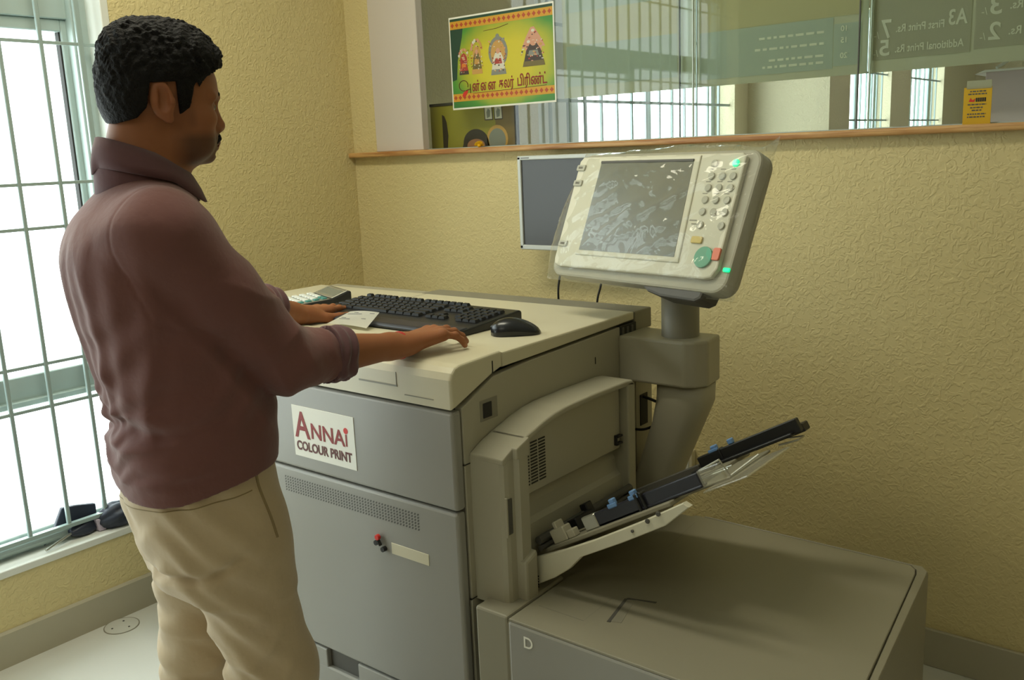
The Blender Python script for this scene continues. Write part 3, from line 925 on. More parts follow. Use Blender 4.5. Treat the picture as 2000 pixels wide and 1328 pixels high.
# ------------------------------------------------------------------ the man: signed-distance sculpting + surface nets
def axis_grid(bands):
    out = []
    for a, b_, h in bands:
        out.append(np.arange(a, b_ - h * 0.25, h))
    out.append(np.array([bands[-1][1]]))
    return np.concatenate(out).astype(np.float32)
class Field:
    def __init__(s, xs, ys, zs):
        s.x, s.y, s.z = xs, ys, zs
        s.F = np.full((len(xs), len(ys), len(zs)), 0.5, np.float32)
    def blk(s, lo, hi):
        sl, ax = [], []
        for i, g in enumerate((s.x, s.y, s.z)):
            a = max(0, int(np.searchsorted(g, lo[i])) - 1)
            b_ = min(len(g), int(np.searchsorted(g, hi[i])) + 1)
            b_ = max(b_, a)
            sl.append(slice(a, b_))
            ax.append(g[a:b_])
        return tuple(sl), ax[0][:, None, None], ax[1][None, :, None], ax[2][None, None, :]
    def put(s, sl, d, k, op='u'):
        A = s.F[sl]
        if A.size == 0:
            return
        d = d.astype(np.float32)
        if op == 'u':
            h = np.maximum(k - np.abs(A - d), 0) / k
            s.F[sl] = np.minimum(A, d) - h * h * k * 0.25
        elif op == 's':
            d = -d
            h = np.maximum(k - np.abs(A - d), 0) / k
            s.F[sl] = np.maximum(A, d) + h * h * k * 0.25
    def cone(s, p0, p1, r0, r1, k=0.01, op='u'):
        p0 = np.array(p0, float)
        p1 = np.array(p1, float)
        m = max(r0, r1) + k + 0.012
        sl, X, Y, Z = s.blk(np.minimum(p0, p1) - m, np.maximum(p0, p1) + m)
        d = p1 - p0
        L2 = d @ d
        t = np.clip(((X - p0[0]) * d[0] + (Y - p0[1]) * d[1] + (Z - p0[2]) * d[2]) / L2, 0, 1)
        D = np.sqrt((X - p0[0] - t * d[0]) ** 2 + (Y - p0[1] - t * d[1]) ** 2 + (Z - p0[2] - t * d[2]) ** 2) - (r0 + (r1 - r0) * t)
        s.put(sl, D, k, op)
    def ell(s, c, rad, A=None, k=0.01, op='u', wob=None):
        """ellipsoid; rows of A are its axes"""
        c = np.array(c, float)
        A = np.eye(3) if A is None else np.array(A, float)
        ext = np.sqrt(((A * np.array(rad)[:, None]) ** 2).sum(0)) + k + 0.012
        sl, X, Y, Z = s.blk(c - ext, c + ext)
        q = [(X - c[0]) * A[i, 0] + (Y - c[1]) * A[i, 1] + (Z - c[2]) * A[i, 2] for i in range(3)]
        k0 = np.sqrt(sum((q[i] / rad[i]) ** 2 for i in range(3)))
        k1 = np.sqrt(sum((q[i] / rad[i] ** 2) ** 2 for i in range(3))) + 1e-6
        D = k0 * (k0 - 1) / k1
        s.put(sl, D, k, op)
    def loft(s, rows, k=0.01, n=2.3, op='u', shrink=0.0, disp=None):
        """stack of super-ellipses (z, cx, cy, a, b)"""
        rows = sorted(rows)
        if len(rows) > 3:
            A_ = np.array(rows)
            zz = np.linspace(A_[0, 0], A_[-1, 0], 90)
            sl_ = np.gradient(A_[:, 1:], A_[:, 0], axis=0)
            out = [zz]
            i_ = np.clip(np.searchsorted(A_[:, 0], zz, 'right') - 1, 0, len(A_) - 2)
            h_ = A_[i_ + 1, 0] - A_[i_, 0]
            t_ = (zz - A_[i_, 0]) / h_
            for j in range(4):
                p0, p1, m0, m1 = A_[i_, j + 1], A_[i_ + 1, j + 1], sl_[i_, j] * h_, sl_[i_ + 1, j] * h_
                out.append((2 * t_ ** 3 - 3 * t_ ** 2 + 1) * p0 + (t_ ** 3 - 2 * t_ ** 2 + t_) * m0 + (-2 * t_ ** 3 + 3 * t_ ** 2) * p1 + (t_ ** 3 - t_ ** 2) * m1)
            rows = [tuple(q) for q in np.stack(out, 1)]
        zr = [r_[0] for r_ in rows]
        m = 0.05
        lo = (min(r_[1] - r_[3] for r_ in rows) - m, min(r_[2] - r_[4] for r_ in rows) - m, zr[0] - m)
        hi = (max(r_[1] + r_[3] for r_ in rows) + m, max(r_[2] + r_[4] for r_ in rows) + m, zr[-1] + m)
        sl, X, Y, Z = s.blk(lo, hi)
        cx, cy, a, b_ = [np.interp(Z, zr, [r_[j] for r_ in rows]) for j in (1, 2, 3, 4)]
        a = a - shrink
        b_ = b_ - shrink
        U, V = (X - cx) / a, (Y - cy) / b_
        rho = (np.abs(U) ** n + np.abs(V) ** n) ** (1.0 / n) + 1e-6
        g = rho / np.sqrt((U * U / (a * a) + V * V / (b_ * b_)) / (rho * rho) + 1e-9) / rho
        D = (rho - 1) * np.clip(g, 0.03, 0.4)
        D = np.maximum(D, np.maximum(Z - zr[-1], zr[0] - Z))
        if disp is not None:
            D = D + disp(X, Y, Z)
        s.put(sl, D, k, op)
def surface_nets(f):
    F = f.F
    ins = F < 0
    nx, ny, nz = F.shape
    any_ = np.zeros((nx - 1, ny - 1, nz - 1), bool)
    all_ = np.ones((nx - 1, ny - 1, nz - 1), bool)
    for i in (0, 1):
        for j in (0, 1):
            for k in (0, 1):
                q = ins[i:nx - 1 + i, j:ny - 1 + j, k:nz - 1 + k]
                any_ |= q
                all_ &= q
    I, J, K = np.nonzero(any_ & ~all_)
    N = len(I)
    cid = np.full((nx - 1, ny - 1, nz - 1), -1, np.int32)
    cid[I, J, K] = np.arange(N)
    corner = [(i, j, k) for i in (0, 1) for j in (0, 1) for k in (0, 1)]
    val = np.stack([F[I + i, J + j, K + k] for i, j, k in corner], 1)
    acc = np.zeros((N, 3), np.float64)
    cnt = np.zeros(N)
    pos = [np.stack([f.x[I + i], f.y[J + j], f.z[K + k]], 1).astype(np.float64) for i, j, k in corner]
    for a in range(8):
        for b_ in range(a + 1, 8):
            if sum(abs(p - q) for p, q in zip(corner[a], corner[b_])) != 1:
                continue
            va, vb = val[:, a], val[:, b_]
            m = (va < 0) != (vb < 0)
            t = (va / (va - vb + 1e-12))[m, None]
            acc[m] += pos[a][m] * (1 - t) + pos[b_][m] * t
            cnt[m] += 1
    V = acc / cnt[:, None]
    quads = []
    for ax in range(3):
        s0 = [slice(1, nx - 1), slice(1, ny - 1), slice(1, nz - 1)]
        s1 = list(s0)
        s0[ax] = slice(0, F.shape[ax] - 1)
        s1[ax] = slice(1, F.shape[ax])
        A, Bq = ins[tuple(s0)], ins[tuple(s1)]
        P = np.nonzero(A != Bq)
        g = [P[i] + (0 if i == ax else 1) for i in range(3)]
        flip = A[P]
        u, v = (ax + 1) % 3, (ax + 2) % 3
        def cell(du, dv):
            h = [x.copy() for x in g]
            h[u] = h[u] - du
            h[v] = h[v] - dv
            return cid[h[0], h[1], h[2]]
        q = np.stack([cell(1, 1), cell(0, 1), cell(0, 0), cell(1, 0)], 1)
        q[~flip] = q[~flip][:, ::-1]
        quads.append(q)
    Q = np.concatenate(quads)
    Q = Q[(Q >= 0).all(1)]
    return V, Q
def mesh_from(name, V, Q):
    me = bpy.data.meshes.new(name)
    me.vertices.add(len(V))
    me.vertices.foreach_set('co', V.astype(np.float32).ravel())
    me.loops.add(Q.size)
    me.loops.foreach_set('vertex_index', Q.astype(np.int32).ravel())
    me.polygons.add(len(Q))
    me.polygons.foreach_set('loop_start', np.arange(0, Q.size, 4, dtype=np.int32))
    me.update(calc_edges=True)
    return me
def unit(v):
    v = np.array(v, float)
    return v / np.linalg.norm(v)

# materials of the man
def skin_mat():
    m = mat('brown_skin', rgb(138, 88, 58), 0.5, spec=0.35, bump=(420, 0.12, 0.0008))
    nt = m.node_tree
    p = nt.nodes['Principled BSDF']
    at = nt.nodes.new('ShaderNodeAttribute')
    at.attribute_name = 'tone'
    p.inputs['Subsurface Weight'].default_value = 0.06
    p.inputs['Subsurface Radius'].default_value = (0.01, 0.004, 0.002)
    p.inputs['Subsurface Scale'].default_value = 0.5
    nt.links.new(at.outputs['Color'], p.inputs['Base Color'])
    return m
M_SKIN = skin_mat()
M_HAIR = mat('black_hair', rgb(20, 18, 17), 0.7, spec=0.2, bump=(260, 0.9, 0.004, 4))
M_EYE = mat('eye_white', rgb(178, 164, 150), 0.3)
M_IRIS = mat('dark_iris', rgb(30, 18, 12), 0.15)
def cloth(name, col, scale, strength, sheen=0.2, var=0.06):
    m = mat(name, col, 0.85, spec=0.2, var=(14, var), bump=(scale, strength, 0.006, 4), sheen=sheen)
    return m
M_SHIRT = cloth('maroon_cotton', rgb(114, 76, 73), 16, 0.7)
M_CUFF = cloth('maroon_cotton_inside', rgb(100, 70, 74), 26, 0.25)
M_TROUS = cloth('khaki_cotton', rgb(188, 168, 138), 14, 0.8)
M_SEAM = cloth('khaki_seam', rgb(140, 122, 88), 40, 0.2)
M_THREAD = mat('red_thread', rgb(178, 38, 32), 0.7, bump=(500, 0.5, 0.001))
M_SHOE = mat('black_leather', rgb(34, 28, 26), 0.4)

MAN = Vector((-1.53, 0.87, 0.0))
man = thing('person', 'man in maroon shirt and khaki trousers standing at the printer, hands by the keyboard', 'person', MAN, R(-18))

# --- body: torso, legs, neck, head, arms and hands in one field (local frame: x right, y forward)
TORSO = [(0.70, 0.0, 0.055, 0.14, 0.11), (0.80, 0.0, 0.050, 0.165, 0.128), (0.89, 0.0, 0.040, 0.180, 0.140), (0.93, 0.0, 0.040, 0.182, 0.145), (0.97, 0.0, 0.041, 0.182, 0.149),
         (1.02, 0.0, 0.044, 0.178, 0.148), (1.08, 0.0, 0.036, 0.178, 0.145), (1.12, 0.0, 0.026, 0.178, 0.141), (1.17, 0.0, 0.014, 0.180, 0.139),
         (1.22, 0.0, 0.003, 0.184, 0.138), (1.27, 0.0, -0.005, 0.186, 0.136), (1.315, 0.0, -0.011, 0.184, 0.131), (1.356, 0.0, -0.010, 0.172, 0.120),
         (1.388, 0.0, -0.006, 0.150, 0.105), (1.412, 0.0, 0.0, 0.116, 0.088), (1.435, 0.0, 0.006, 0.084, 0.070), (1.458, 0.0, 0.010, 0.064, 0.060), (1.475, 0.0, 0.012, 0.056, 0.054)]
SH_R, EL_R, WR_R = np.array((0.163, -0.002, 1.352)), np.array((0.120, 0.192, 1.112)), np.array((0.050, 0.462, 1.088))
SH_L, WR_L = np.array((-0.163, 0.02, 1.352)), np.array((-0.497, 0.452, 1.084))
EL_L = np.array((-0.345, 0.215, 1.178))
HC = np.array((0.012, 0.056, 1.592))
HA = np.array([unit((0.996, -0.060, -0.071)), (0.0, 0.0, 0.0), unit((0.071, 0.002, 0.997))])
HA[1] = np.cross(HA[2], HA[0])
def hp(x, y, z):
    """head-local millimetres -> man-local metres"""
    return HC + HA[0] * x * 0.00094 + HA[1] * y * 0.00092 + HA[2] * z * 0.00099
HS = np.array((0.94, 0.92, 0.99))
def hell(f, c, rad, k=0.01, op='u'):
    f.ell(c, np.array(rad) * HS, HA, k, op)
def hand_points(Wp, h, n, s, curl, spread, lift=0.0):
    h, s = unit(h), unit(s)
    n = unit(n)
    fingers = []
    for i, (off, L, fwd, r_) in enumerate(((0.032, 0.076, 0.098, 0.0092), (0.011, 0.085, 0.102, 0.0095), (-0.011, 0.079, 0.098, 0.0090), (-0.031, 0.062, 0.089, 0.0080))):
        kn = Wp + h * fwd + s * off + n * (0.006 + lift - abs(off) * 0.10)
        d = unit(h + s * spread * (1.5 - i) * 0.1)
        pts = [kn]
        ang = 0.0
        p = kn
        for seg, (fr, c) in enumerate(zip((0.45, 0.31, 0.24), curl)):
            ang += R(c) * (0.75, 1.0, 1.2, 1.45)[i]
            p = p + (d * math.cos(ang) - n * math.sin(ang)) * L * fr
            pts.append(p)
        fingers.append((pts, r_, d))
    return fingers
def build_hand(f, Wp, h, n, s, curl, spread, thumb, lift=0.0):
    h, s, n = unit(h), unit(s), unit(n)
    fs = hand_points(Wp, h, n, s, curl, spread, lift)
    for off in (-0.016, 0.0, 0.016):
        f.cone(Wp - h * 0.01 + s * off * 0.8, Wp + h * 0.012 + s * off, 0.019, 0.018, 0.012)
    for j, (pts, r_, d) in enumerate(fs):
        a = Wp + s * (0.014 - 0.0095 * j) + h * 0.01
        f.cone(a, pts[0] - n * 0.002, 0.017, 0.0125, 0.014)
        f.ell(pts[0] + n * 0.001, (0.0105, 0.0105, 0.0105), None, 0.006)
        rr = [r_ * 1.02, r_ * 0.94, r_ * 0.87, r_ * 0.76]
        for a_, b_, r0, r1 in zip(pts, pts[1:], rr, rr[1:]):
            f.cone(a_, b_, r0, r1, 0.0030)
        f.ell(pts[1] + n * 0.001, (r_ * 1.06,) * 3, None, 0.003)
    t0 = Wp + h * 0.018 + s * 0.018 - n * 0.004
    t1 = t0 + thumb[0]
    t2 = t1 + thumb[1]
    t3 = t2 + thumb[2]
    f.cone(t0, t1, 0.0185, 0.0125, 0.014)
    f.cone(t1, t2, 0.0115, 0.0105, 0.006)
    f.cone(t2, t3, 0.0105, 0.0085, 0.005)
    return fs, (t1, t2, t3)

bx = axis_grid([(-0.66, -0.40, 0.0024), (-0.40, -0.10, 0.005), (-0.10, 0.14, 0.0021), (0.14, 0.26, 0.005)])
by = axis_grid([(-0.19, -0.08, 0.005), (-0.08, 0.185, 0.0021), (0.185, 0.40, 0.005), (0.40, 0.70, 0.0024)])
bz = axis_grid([(-0.005, 0.80, 0.008), (0.80, 1.025, 0.006), (1.025, 1.135, 0.0022), (1.135, 1.40, 0.006), (1.40, 1.73, 0.0021)])
f = Field(bx, by, bz)
f.loft([(r_[0], r_[1], r_[2], r_[3] - 0.016 * (r_[0] < 1.0), r_[4] - 0.016 * (r_[0] < 1.0)) for r_ in TORSO], 0.02, 2.3, 'u', 0.022)
LEG_R = [np.array((0.092, 0.06, 0.86)), np.array((0.096, 0.118, 0.50)), np.array((0.100, 0.085, 0.09))]
LEG_L = [np.array((-0.092, 0.045, 0.86)), np.array((-0.128, 0.040, 0.50)), np.array((-0.140, -0.01, 0.09))]
for L in (LEG_R, LEG_L):
    f.cone(L[0] + np.array((0, 0, -0.06)), L[1], 0.070, 0.054, 0.04)
    f.cone(L[1], L[2], 0.056, 0.038, 0.03)
    f.ell(L[1] + (L[2] - L[1]) * 0.3 + np.array((0, -0.012, 0)), (0.05, 0.055, 0.11), None, 0.03)
    f.cone(L[2], L[2] + np.array((0, 0.02, -0.05)), 0.04, 0.036, 0.02)
    f.cone(L[2] + np.array((0, 0.0, -0.055)), L[2] + np.array((0, 0.15, -0.064)), 0.036, 0.026, 0.03)
# arms
for S_, E_, W_ in ((SH_R, EL_R, WR_R), (SH_L, EL_L, WR_L)):
    f.cone(S_, E_, 0.052, 0.043, 0.03)
    f.cone(E_, E_ + (W_ - E_) * 0.3, 0.043, 0.042, 0.03)
    f.cone(E_ + (W_ - E_) * 0.3, E_ + (W_ - E_) * 0.93, 0.042, 0.0255, 0.03)
# hands
hR = unit((-0.20, 0.97, 0.02))
sR = unit((-0.97, -0.20, 0.0))
nR = np.cross(sR, hR) * -1
if nR[2] < 0:
    nR = -nR
nR = unit(nR + sR * -0.18)
f.cone(EL_R + (WR_R - EL_R) * 0.9, WR_R + hR * 0.005, 0.026, 0.022, 0.015)
FR, TR = build_hand(f, WR_R, hR, nR, sR, (9, 17, 15), 2.9, (unit(hR * 0.75 + sR * 0.5 - nR * 0.3) * 0.045, unit(hR * 0.95 + sR * 0.2 - nR * 0.2) * 0.034, unit(hR - nR * 0.1) * 0.027), 0.006)
hL = unit((-0.60, 0.80, -0.02))
sL = unit((0.80, 0.60, 0.0))
nL = np.array((0.0, 0.0, 1.0))
f.cone(EL_L + (WR_L - EL_L) * 0.9, WR_L + hL * 0.005, 0.026, 0.022, 0.015)
FL, TL = build_hand(f, WR_L, hL, nL, sL, (4, 9, 9), 0.9, (unit(hL * 0.62 + sL * 0.72 - nL * 0.22) * 0.044, unit(hL * 0.85 + sL * 0.5 - nL * 0.05) * 0.036, unit(hL * 0.95 + sL * 0.3) * 0.028), -0.004)
# neck and head
f.cone(hp(0, -28, -60), (0.0, 0.004, 1.43), 0.054, 0.060, 0.03)
f.cone(hp(0, -8, -95), (0.0, 0.022, 1.44), 0.050, 0.058, 0.03)
f.cone(hp(0, -46, -45), (0.0, -0.016, 1.44), 0.046, 0.050, 0.03)
hell(f, hp(0, -8, 22), (0.074, 0.098, 0.092), 0.02)
hell(f, hp(0, 42, 12), (0.061, 0.055, 0.052), 0.02)
hell(f, hp(0, 36, -45), (0.060, 0.053, 0.070), 0.02)
hell(f, hp(0, 36, -86), (0.052, 0.050, 0.036), 0.02)
hell(f, hp(0, 8, -84), (0.056, 0.050, 0.038), 0.02)
hell(f, hp(0, 71, -105), (0.020, 0.016, 0.016), 0.014)
for s_ in (-1, 1):
    hell(f, hp(s_ * 45, 58, -40), (0.021, 0.026, 0.020), 0.02)
    hell(f, hp(s_ * 42, 40, -80), (0.018, 0.034, 0.028), 0.02)
    f.cone(hp(s_ * 9, 93, -4), hp(s_ * 45, 78, -4), 0.0075, 0.0085, 0.012)
hell(f, hp(0, 70, -80), (0.029, 0.022, 0.024), 0.014)
for s_ in (-1, 1):
    hell(f, hp(s_ * 31, 92, -19), (0.017, 0.013, 0.0105), 0.012, 's')
    hell(f, hp(s_ * 31, 72, -19), (0.0155, 0.0140, 0.0135), 0.003)
f.cone(hp(0, 86, -18), hp(0, 97, -52), 0.0075, 0.0105, 0.012)
hell(f, hp(0, 98, -56), (0.0115, 0.0105, 0.0100), 0.006)
for s_ in (-1, 1):
    hell(f, hp(s_ * 12, 89, -61), (0.0080, 0.0115, 0.0080), 0.005)
    hell(f, hp(s_ * 6, 92, -69), (0.0035, 0.006, 0.004), 0.003, 's')
hell(f, hp(0, 85, -84), (0.021, 0.0125, 0.0065), 0.006)
hell(f, hp(0, 80, -95), (0.019, 0.0115, 0.0075), 0.005)
f.cone(hp(-20, 88, -89.5), hp(20, 88, -89.5), 0.0016, 0.0016, 0.003, 's')
hell(f, hp(0, 84, -102), (0.016, 0.008, 0.005), 0.006, 's')
# ears
for s_ in (-1, 1):
    ea = np.array([unit(HA[0] * s_ * 0.92 + HA[1] * -0.36), unit(HA[1] * 0.92 + HA[0] * s_ * 0.36 + HA[2] * 0.12), unit(HA[2] - HA[1] * 0.14)])
    c = hp(s_ * 76, -18, -9)
    f.ell(c, (0.0085, 0.020, 0.0335), ea, 0.005)
    f.ell(c + ea[0] * 0.0080 + ea[1] * 0.003 + ea[2] * 0.002, (0.0090, 0.0130, 0.0220), ea, 0.003, 's')
    f.cone(c + ea[0] * 0.004 + ea[1] * -0.004 + ea[2] * 0.016, c + ea[0] * 0.004 + ea[1] * -0.009 + ea[2] * -0.012, 0.0026, 0.0030, 0.004)
    f.ell(c - ea[2] * 0.031 + ea[1] * 0.004, (0.0055, 0.0085, 0.0085), ea, 0.004)
    f.ell(c + ea[1] * 0.016 - ea[2] * 0.004, (0.006, 0.005, 0.007), ea, 0.004)
V, Q = surface_nets(f)
del f
me = mesh_from('body', V, Q)
# skin tone: lips, stubble, palms and nails are really of another colour
def tone(V):
    base = np.array(rgb(150, 95, 62)[:3])
    c = np.tile(base, (len(V), 1))
    Hl = (V - HC) @ HA.T * 1000 / HS
    x, y, z = Hl[:, 0], Hl[:, 1], Hl[:, 2]
    head = (z > -135) & (V[:, 2] > 1.44)
    def mix(w, col):
        w = np.clip(w, 0, 1)[:, None]
        c[:] = c * (1 - w) + np.array(rgb(*col)[:3]) * w
    sm = lambda e0, e1, v: np.clip((v - e0) / (e1 - e0), 0, 1)
    nz = 0.5 + 0.5 * np.sin(x * 0.9) * np.sin(y * 1.1) * np.sin(z * 1.3)
    beard = head * sm(-58, -76, z) * sm(-10, 30, y) * sm(-128, -118, z)
    mix(beard * (0.60 + 0.12 * nz), (52, 40, 32))
    side = head * sm(62, 68, np.abs(x)) * sm(-62, -50, z) * sm(6, 16, y) * sm(46, 34, y)
    mix(side * 0.5, (60, 44, 34))
    lips = head * (np.abs(x) < 21) * sm(80, 86, y) * sm(-104, -99, z) * sm(-79, -82, z)
    mix(lips * 0.85, (118, 62, 52))
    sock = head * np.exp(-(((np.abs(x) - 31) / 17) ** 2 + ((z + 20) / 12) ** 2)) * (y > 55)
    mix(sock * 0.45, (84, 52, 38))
    ear = head * sm(76, 82, np.abs(x))
    mix(ear * 0.25, (160, 92, 66))
    for pts in [p for p, _, _ in FR] + [p for p, _, _ in FL]:
        d = np.linalg.norm(V - pts[-1], axis=1)
        mix(sm(0.010, 0.006, d) * 0.45, (190, 138, 108))
    for t in (TR[2], TL[2]):
        d = np.linalg.norm(V - t, axis=1)
        mix(sm(0.012, 0.008, d) * 0.6, (200, 140, 112))
    return c
tn_ = tone(V)
ca = me.color_attributes.new('tone', 'FLOAT_COLOR', 'POINT')
ca.data.foreach_set('color', np.concatenate([tn_, np.ones((len(V), 1))], 1).astype(np.float32).ravel())
body = obj_me('body', me, M_SKIN, man, True)
# eyes
for s_ in (-1, 1):
    bm = NB()
    bmesh.ops.create_uvsphere(bm, u_segments=16, v_segments=12, radius=0.0118)
    e = obj('eye', bm, M_EYE, man, True)
    c = hp(s_ * 31, 73.6, -20.5)
    e.location = c
    bm = NB()
    bmesh.ops.create_uvsphere(bm, u_segments=14, v_segments=10, radius=0.0062)
    i_ = obj('iris', bm, M_IRIS, e, True)
    i_.location = HA[1] * 0.0070 - HA[2] * 0.001

# --- hair, moustache and eyebrows
hx = axis_grid([(-0.10, 0.125, 0.0022)])
hy = axis_grid([(-0.10, 0.185, 0.0022)])
hz = axis_grid([(1.49, 1.755, 0.0022)])
f = Field(hx, hy, hz)
hell(f, hp(0, -9, 28), (0.083, 0.110, 0.097), 0.01)
hell(f, hp(0, 30, 62), (0.066, 0.066, 0.058), 0.03)
hell(f, hp(0, 68, 62), (0.056, 0.030, 0.030), 0.025)
hell(f, hp(4, 88, 62), (0.042, 0.017, 0.020), 0.014)
hell(f, hp(-5, -40, 84), (0.055, 0.058, 0.038), 0.03)
hell(f, hp(0, -52, -22), (0.068, 0.060, 0.052), 0.03)
lx = [(hx[:, None, None] - HC[0]) * HA[i][0] + (hy[None, :, None] - HC[1]) * HA[i][1] + (hz[None, None, :] - HC[2]) * HA[i][2] for i in range(3)]
X, Y, Z = [a * 1000 / q_ for a, q_ in zip(lx, HS)]
# hairline: temples, ears and nape stay bare
ax = np.abs(X)
hy_ = [-140, -95, -62, -44, -40, -36, 10, 13, 30, 34, 43, 58, 74, 95, 130]
hz_ = [-50, -48, -38, -20, 2, 20, 22, -36, -38, -20, 16, 34, 42, 44, 48]
hl = np.interp(Y, hy_, hz_)
hl = hl + np.where(Y > 50, np.maximum(0, ax - 40) * -0.5, 0)
cut = (hl - Z)
soft = np.where(Y > 60, 0.9, 0.30)
curl = 1.3 * np.sin(X * 0.23 + 2.2 * np.sin(Z * 0.11 + Y * 0.05)) * np.sin(Y * 0.21 + 1.9 * np.sin(X * 0.09)) + 0.8 * np.sin(X * 0.47 + 2.0 * np.sin(Y * 0.19)) * np.sin(Z * 0.43 + 1.8 * np.sin(Y * 0.16)) + 0.5 * np.sin(X * 1.0 + Y * 0.5) * np.sin(Y * 0.95 - Z * 0.6) * np.sin(Z * 1.05)
grow = np.clip((Z + 50) / 90, 0.25, 1.2)
f.F = np.maximum(f.F + (curl * grow * 0.0016).astype(np.float32), (cut * 0.001 * soft).astype(np.float32))
V, Q = surface_nets(f)
obj_me('hair', mesh_from('hair', V, Q), M_HAIR, man, True)
def tuft(name, pts, r_, flat):
    lo = np.min([hp(*p) for p in pts], 0) - 0.02
    hi = np.max([hp(*p) for p in pts], 0) + 0.02
    g = Field(*[axis_grid([(lo[i], hi[i], 0.0012)]) for i in range(3)])
    for a, b_, r0, r1 in zip(pts, pts[1:], r_, r_[1:]):
        g.cone(hp(*a), hp(*b_), r0, r1, 0.002)
    V, Q = surface_nets(g)
    return obj_me(name, mesh_from(name, V, Q), M_HAIR, man, True)
for s_ in (-1, 1):
    tuft('eyebrow', [(s_ * 11, 97, -5), (s_ * 24, 94, 1), (s_ * 38, 86, 1), (s_ * 49, 75, -4)], (0.0030, 0.0042, 0.0036, 0.0018), 1)
tuft('moustache', [(-26, 85, -84), (-14, 92, -77), (0, 94.5, -74), (14, 92, -77), (26, 85, -84)], (0.0030, 0.0052, 0.0050, 0.0052, 0.0030), 1)

# --- shirt
def sstep(a, b_, v):
    t = np.clip((v - a) / (b_ - a), 0, 1)
    return t * t * (3 - 2 * t)
def ridge(t, p=0.55):
    """cloth fold: sharp valleys, round crests"""
    return (np.sin(t) ** 2 + 0.02) ** (p / 2) - 0.62
def shirt_folds(X, Y, Z):
    ang = np.arctan2(X, -Y)
    back = sstep(0.03, -0.05, Y) * sstep(0.97, 1.06, Z) * sstep(1.40, 1.28, Z)
    d = back * 0.0060 * ridge(ang * 4.6 + 3.4 * (Z - 1.1) + 0.9 * np.sin(Z * 13 + 1) + 0.4)
    d = d + back * 0.0014 * np.sin(ang * 19 - 11 * Z + 1.0 + 1.5 * np.sin(Z * 9))
    low = sstep(1.12, 1.05, Z) * sstep(0.89, 0.95, Z) * sstep(0.10, -0.04, Y)
    d = d + low * 0.0085 * ridge(Z * 52 + 1.3 * np.sin(ang * 2.1 + 0.5) + ang * 1.1)
    d = d + low * 0.0020 * np.sin(Z * 150 - ang * 6 + 1.9 * np.sin(ang * 5))
    d = d + 0.010 * np.exp(-((Z - 1.018 - 0.012 * np.sin(ang * 3)) / 0.017) ** 2) * sstep(0.05, -0.05, Y)
    side = sstep(-0.02, 0.08, X) * sstep(0.96, 1.04, Z) * sstep(1.30, 1.18, Z)
    d = d + side * 0.0075 * ridge(Z * 21 + Y * 26 + 0.9 * np.sin(Y * 22 + Z * 9) + 0.6)
    d = d + side * 0.0024 * np.sin(Z * 70 - Y * 55 + 1.4 * np.sin(Y * 35))
    belly = sstep(0.05, 0.14, Y) * sstep(0.95, 1.0, Z) * sstep(1.3, 1.2, Z)
    d = d + belly * 0.0045 * ridge(Z * 24 - X * 9 + 1.2 * np.sin(X * 16))
    return d
sx_ = axis_grid([(-0.46, -0.20, 0.005), (-0.20, 0.27, 0.0032)])
sy_ = axis_grid([(-0.20, 0.42, 0.0034)])
sz_ = axis_grid([(0.865, 1.475, 0.0034)])
f = Field(sx_, sy_, sz_)
f.loft([r_ for r_ in TORSO if r_[0] > 0.85], 0.004, 2.35, 'u', 0.0, shirt_folds)
f.cone((-0.12, -0.004, 1.376), (0.12, -0.004, 1.376), 0.052, 0.052, 0.05)
CUFF_T = (0.42, 0.61)
def sleeve(S_, E_, W_, r0, r1, r2, t_end):
    global f
    Cp = E_ + (W_ - E_) * t_end
    g = Field(sx_, sy_, sz_)
    mid = S_ + (E_ - S_) * 0.45
    g.cone(S_, mid, r0, (r0 + r1) / 2 + 0.006, 0.02)
    g.cone(mid, E_, (r0 + r1) / 2 + 0.006, r1, 0.02)
    g.cone(E_, Cp, r1, r2, 0.025)
    m = np.minimum(S_, np.minimum(E_, Cp)) - 0.12, np.maximum(S_, np.maximum(E_, Cp)) + 0.12
    sl, X, Y, Z = g.blk(*m)
    d1 = unit(E_ - S_)
    d2 = unit(W_ - E_)
    t1 = (X - S_[0]) * d1[0] + (Y - S_[1]) * d1[1] + (Z - S_[2]) * d1[2]
    t2 = (X - E_[0]) * d2[0] + (Y - E_[1]) * d2[1] + (Z - E_[2]) * d2[2]
    el = np.exp(-((t2 + 0.01) / 0.08) ** 2)
    dd = 0.0062 * ridge(t1 * 22 + X * 26 - Z * 14 + 0.8 * np.sin(Y * 30)) * sstep(0.03, 0.12, t1) * sstep(0.36, 0.24, t1)
    dd = dd + 0.0085 * el * ridge(t2 * 46 + Z * 22 + 0.9 * np.sin(X * 34))
    dd = dd + 0.0055 * sstep(0.05, 0.09, t2) * ridge(t2 * 75 + 0.8 * np.sin(Z * 60 + X * 20))
    D = np.maximum(g.F[sl] + dd, t2 - t_end * np.linalg.norm(W_ - E_))
    f.put(sl, D, (0.014 + 0.05 * sstep(1.26, 1.40, Z) + 0 * X + 0 * Y).astype(np.float32))
sleeve(SH_R + np.array((-0.012, 0, -0.004)), EL_R, WR_R, 0.072, 0.060, 0.050, 0.40)
sleeve(SH_L + np.array((0.012, 0, -0.004)), EL_L, WR_L, 0.072, 0.058, 0.050, 0.50)
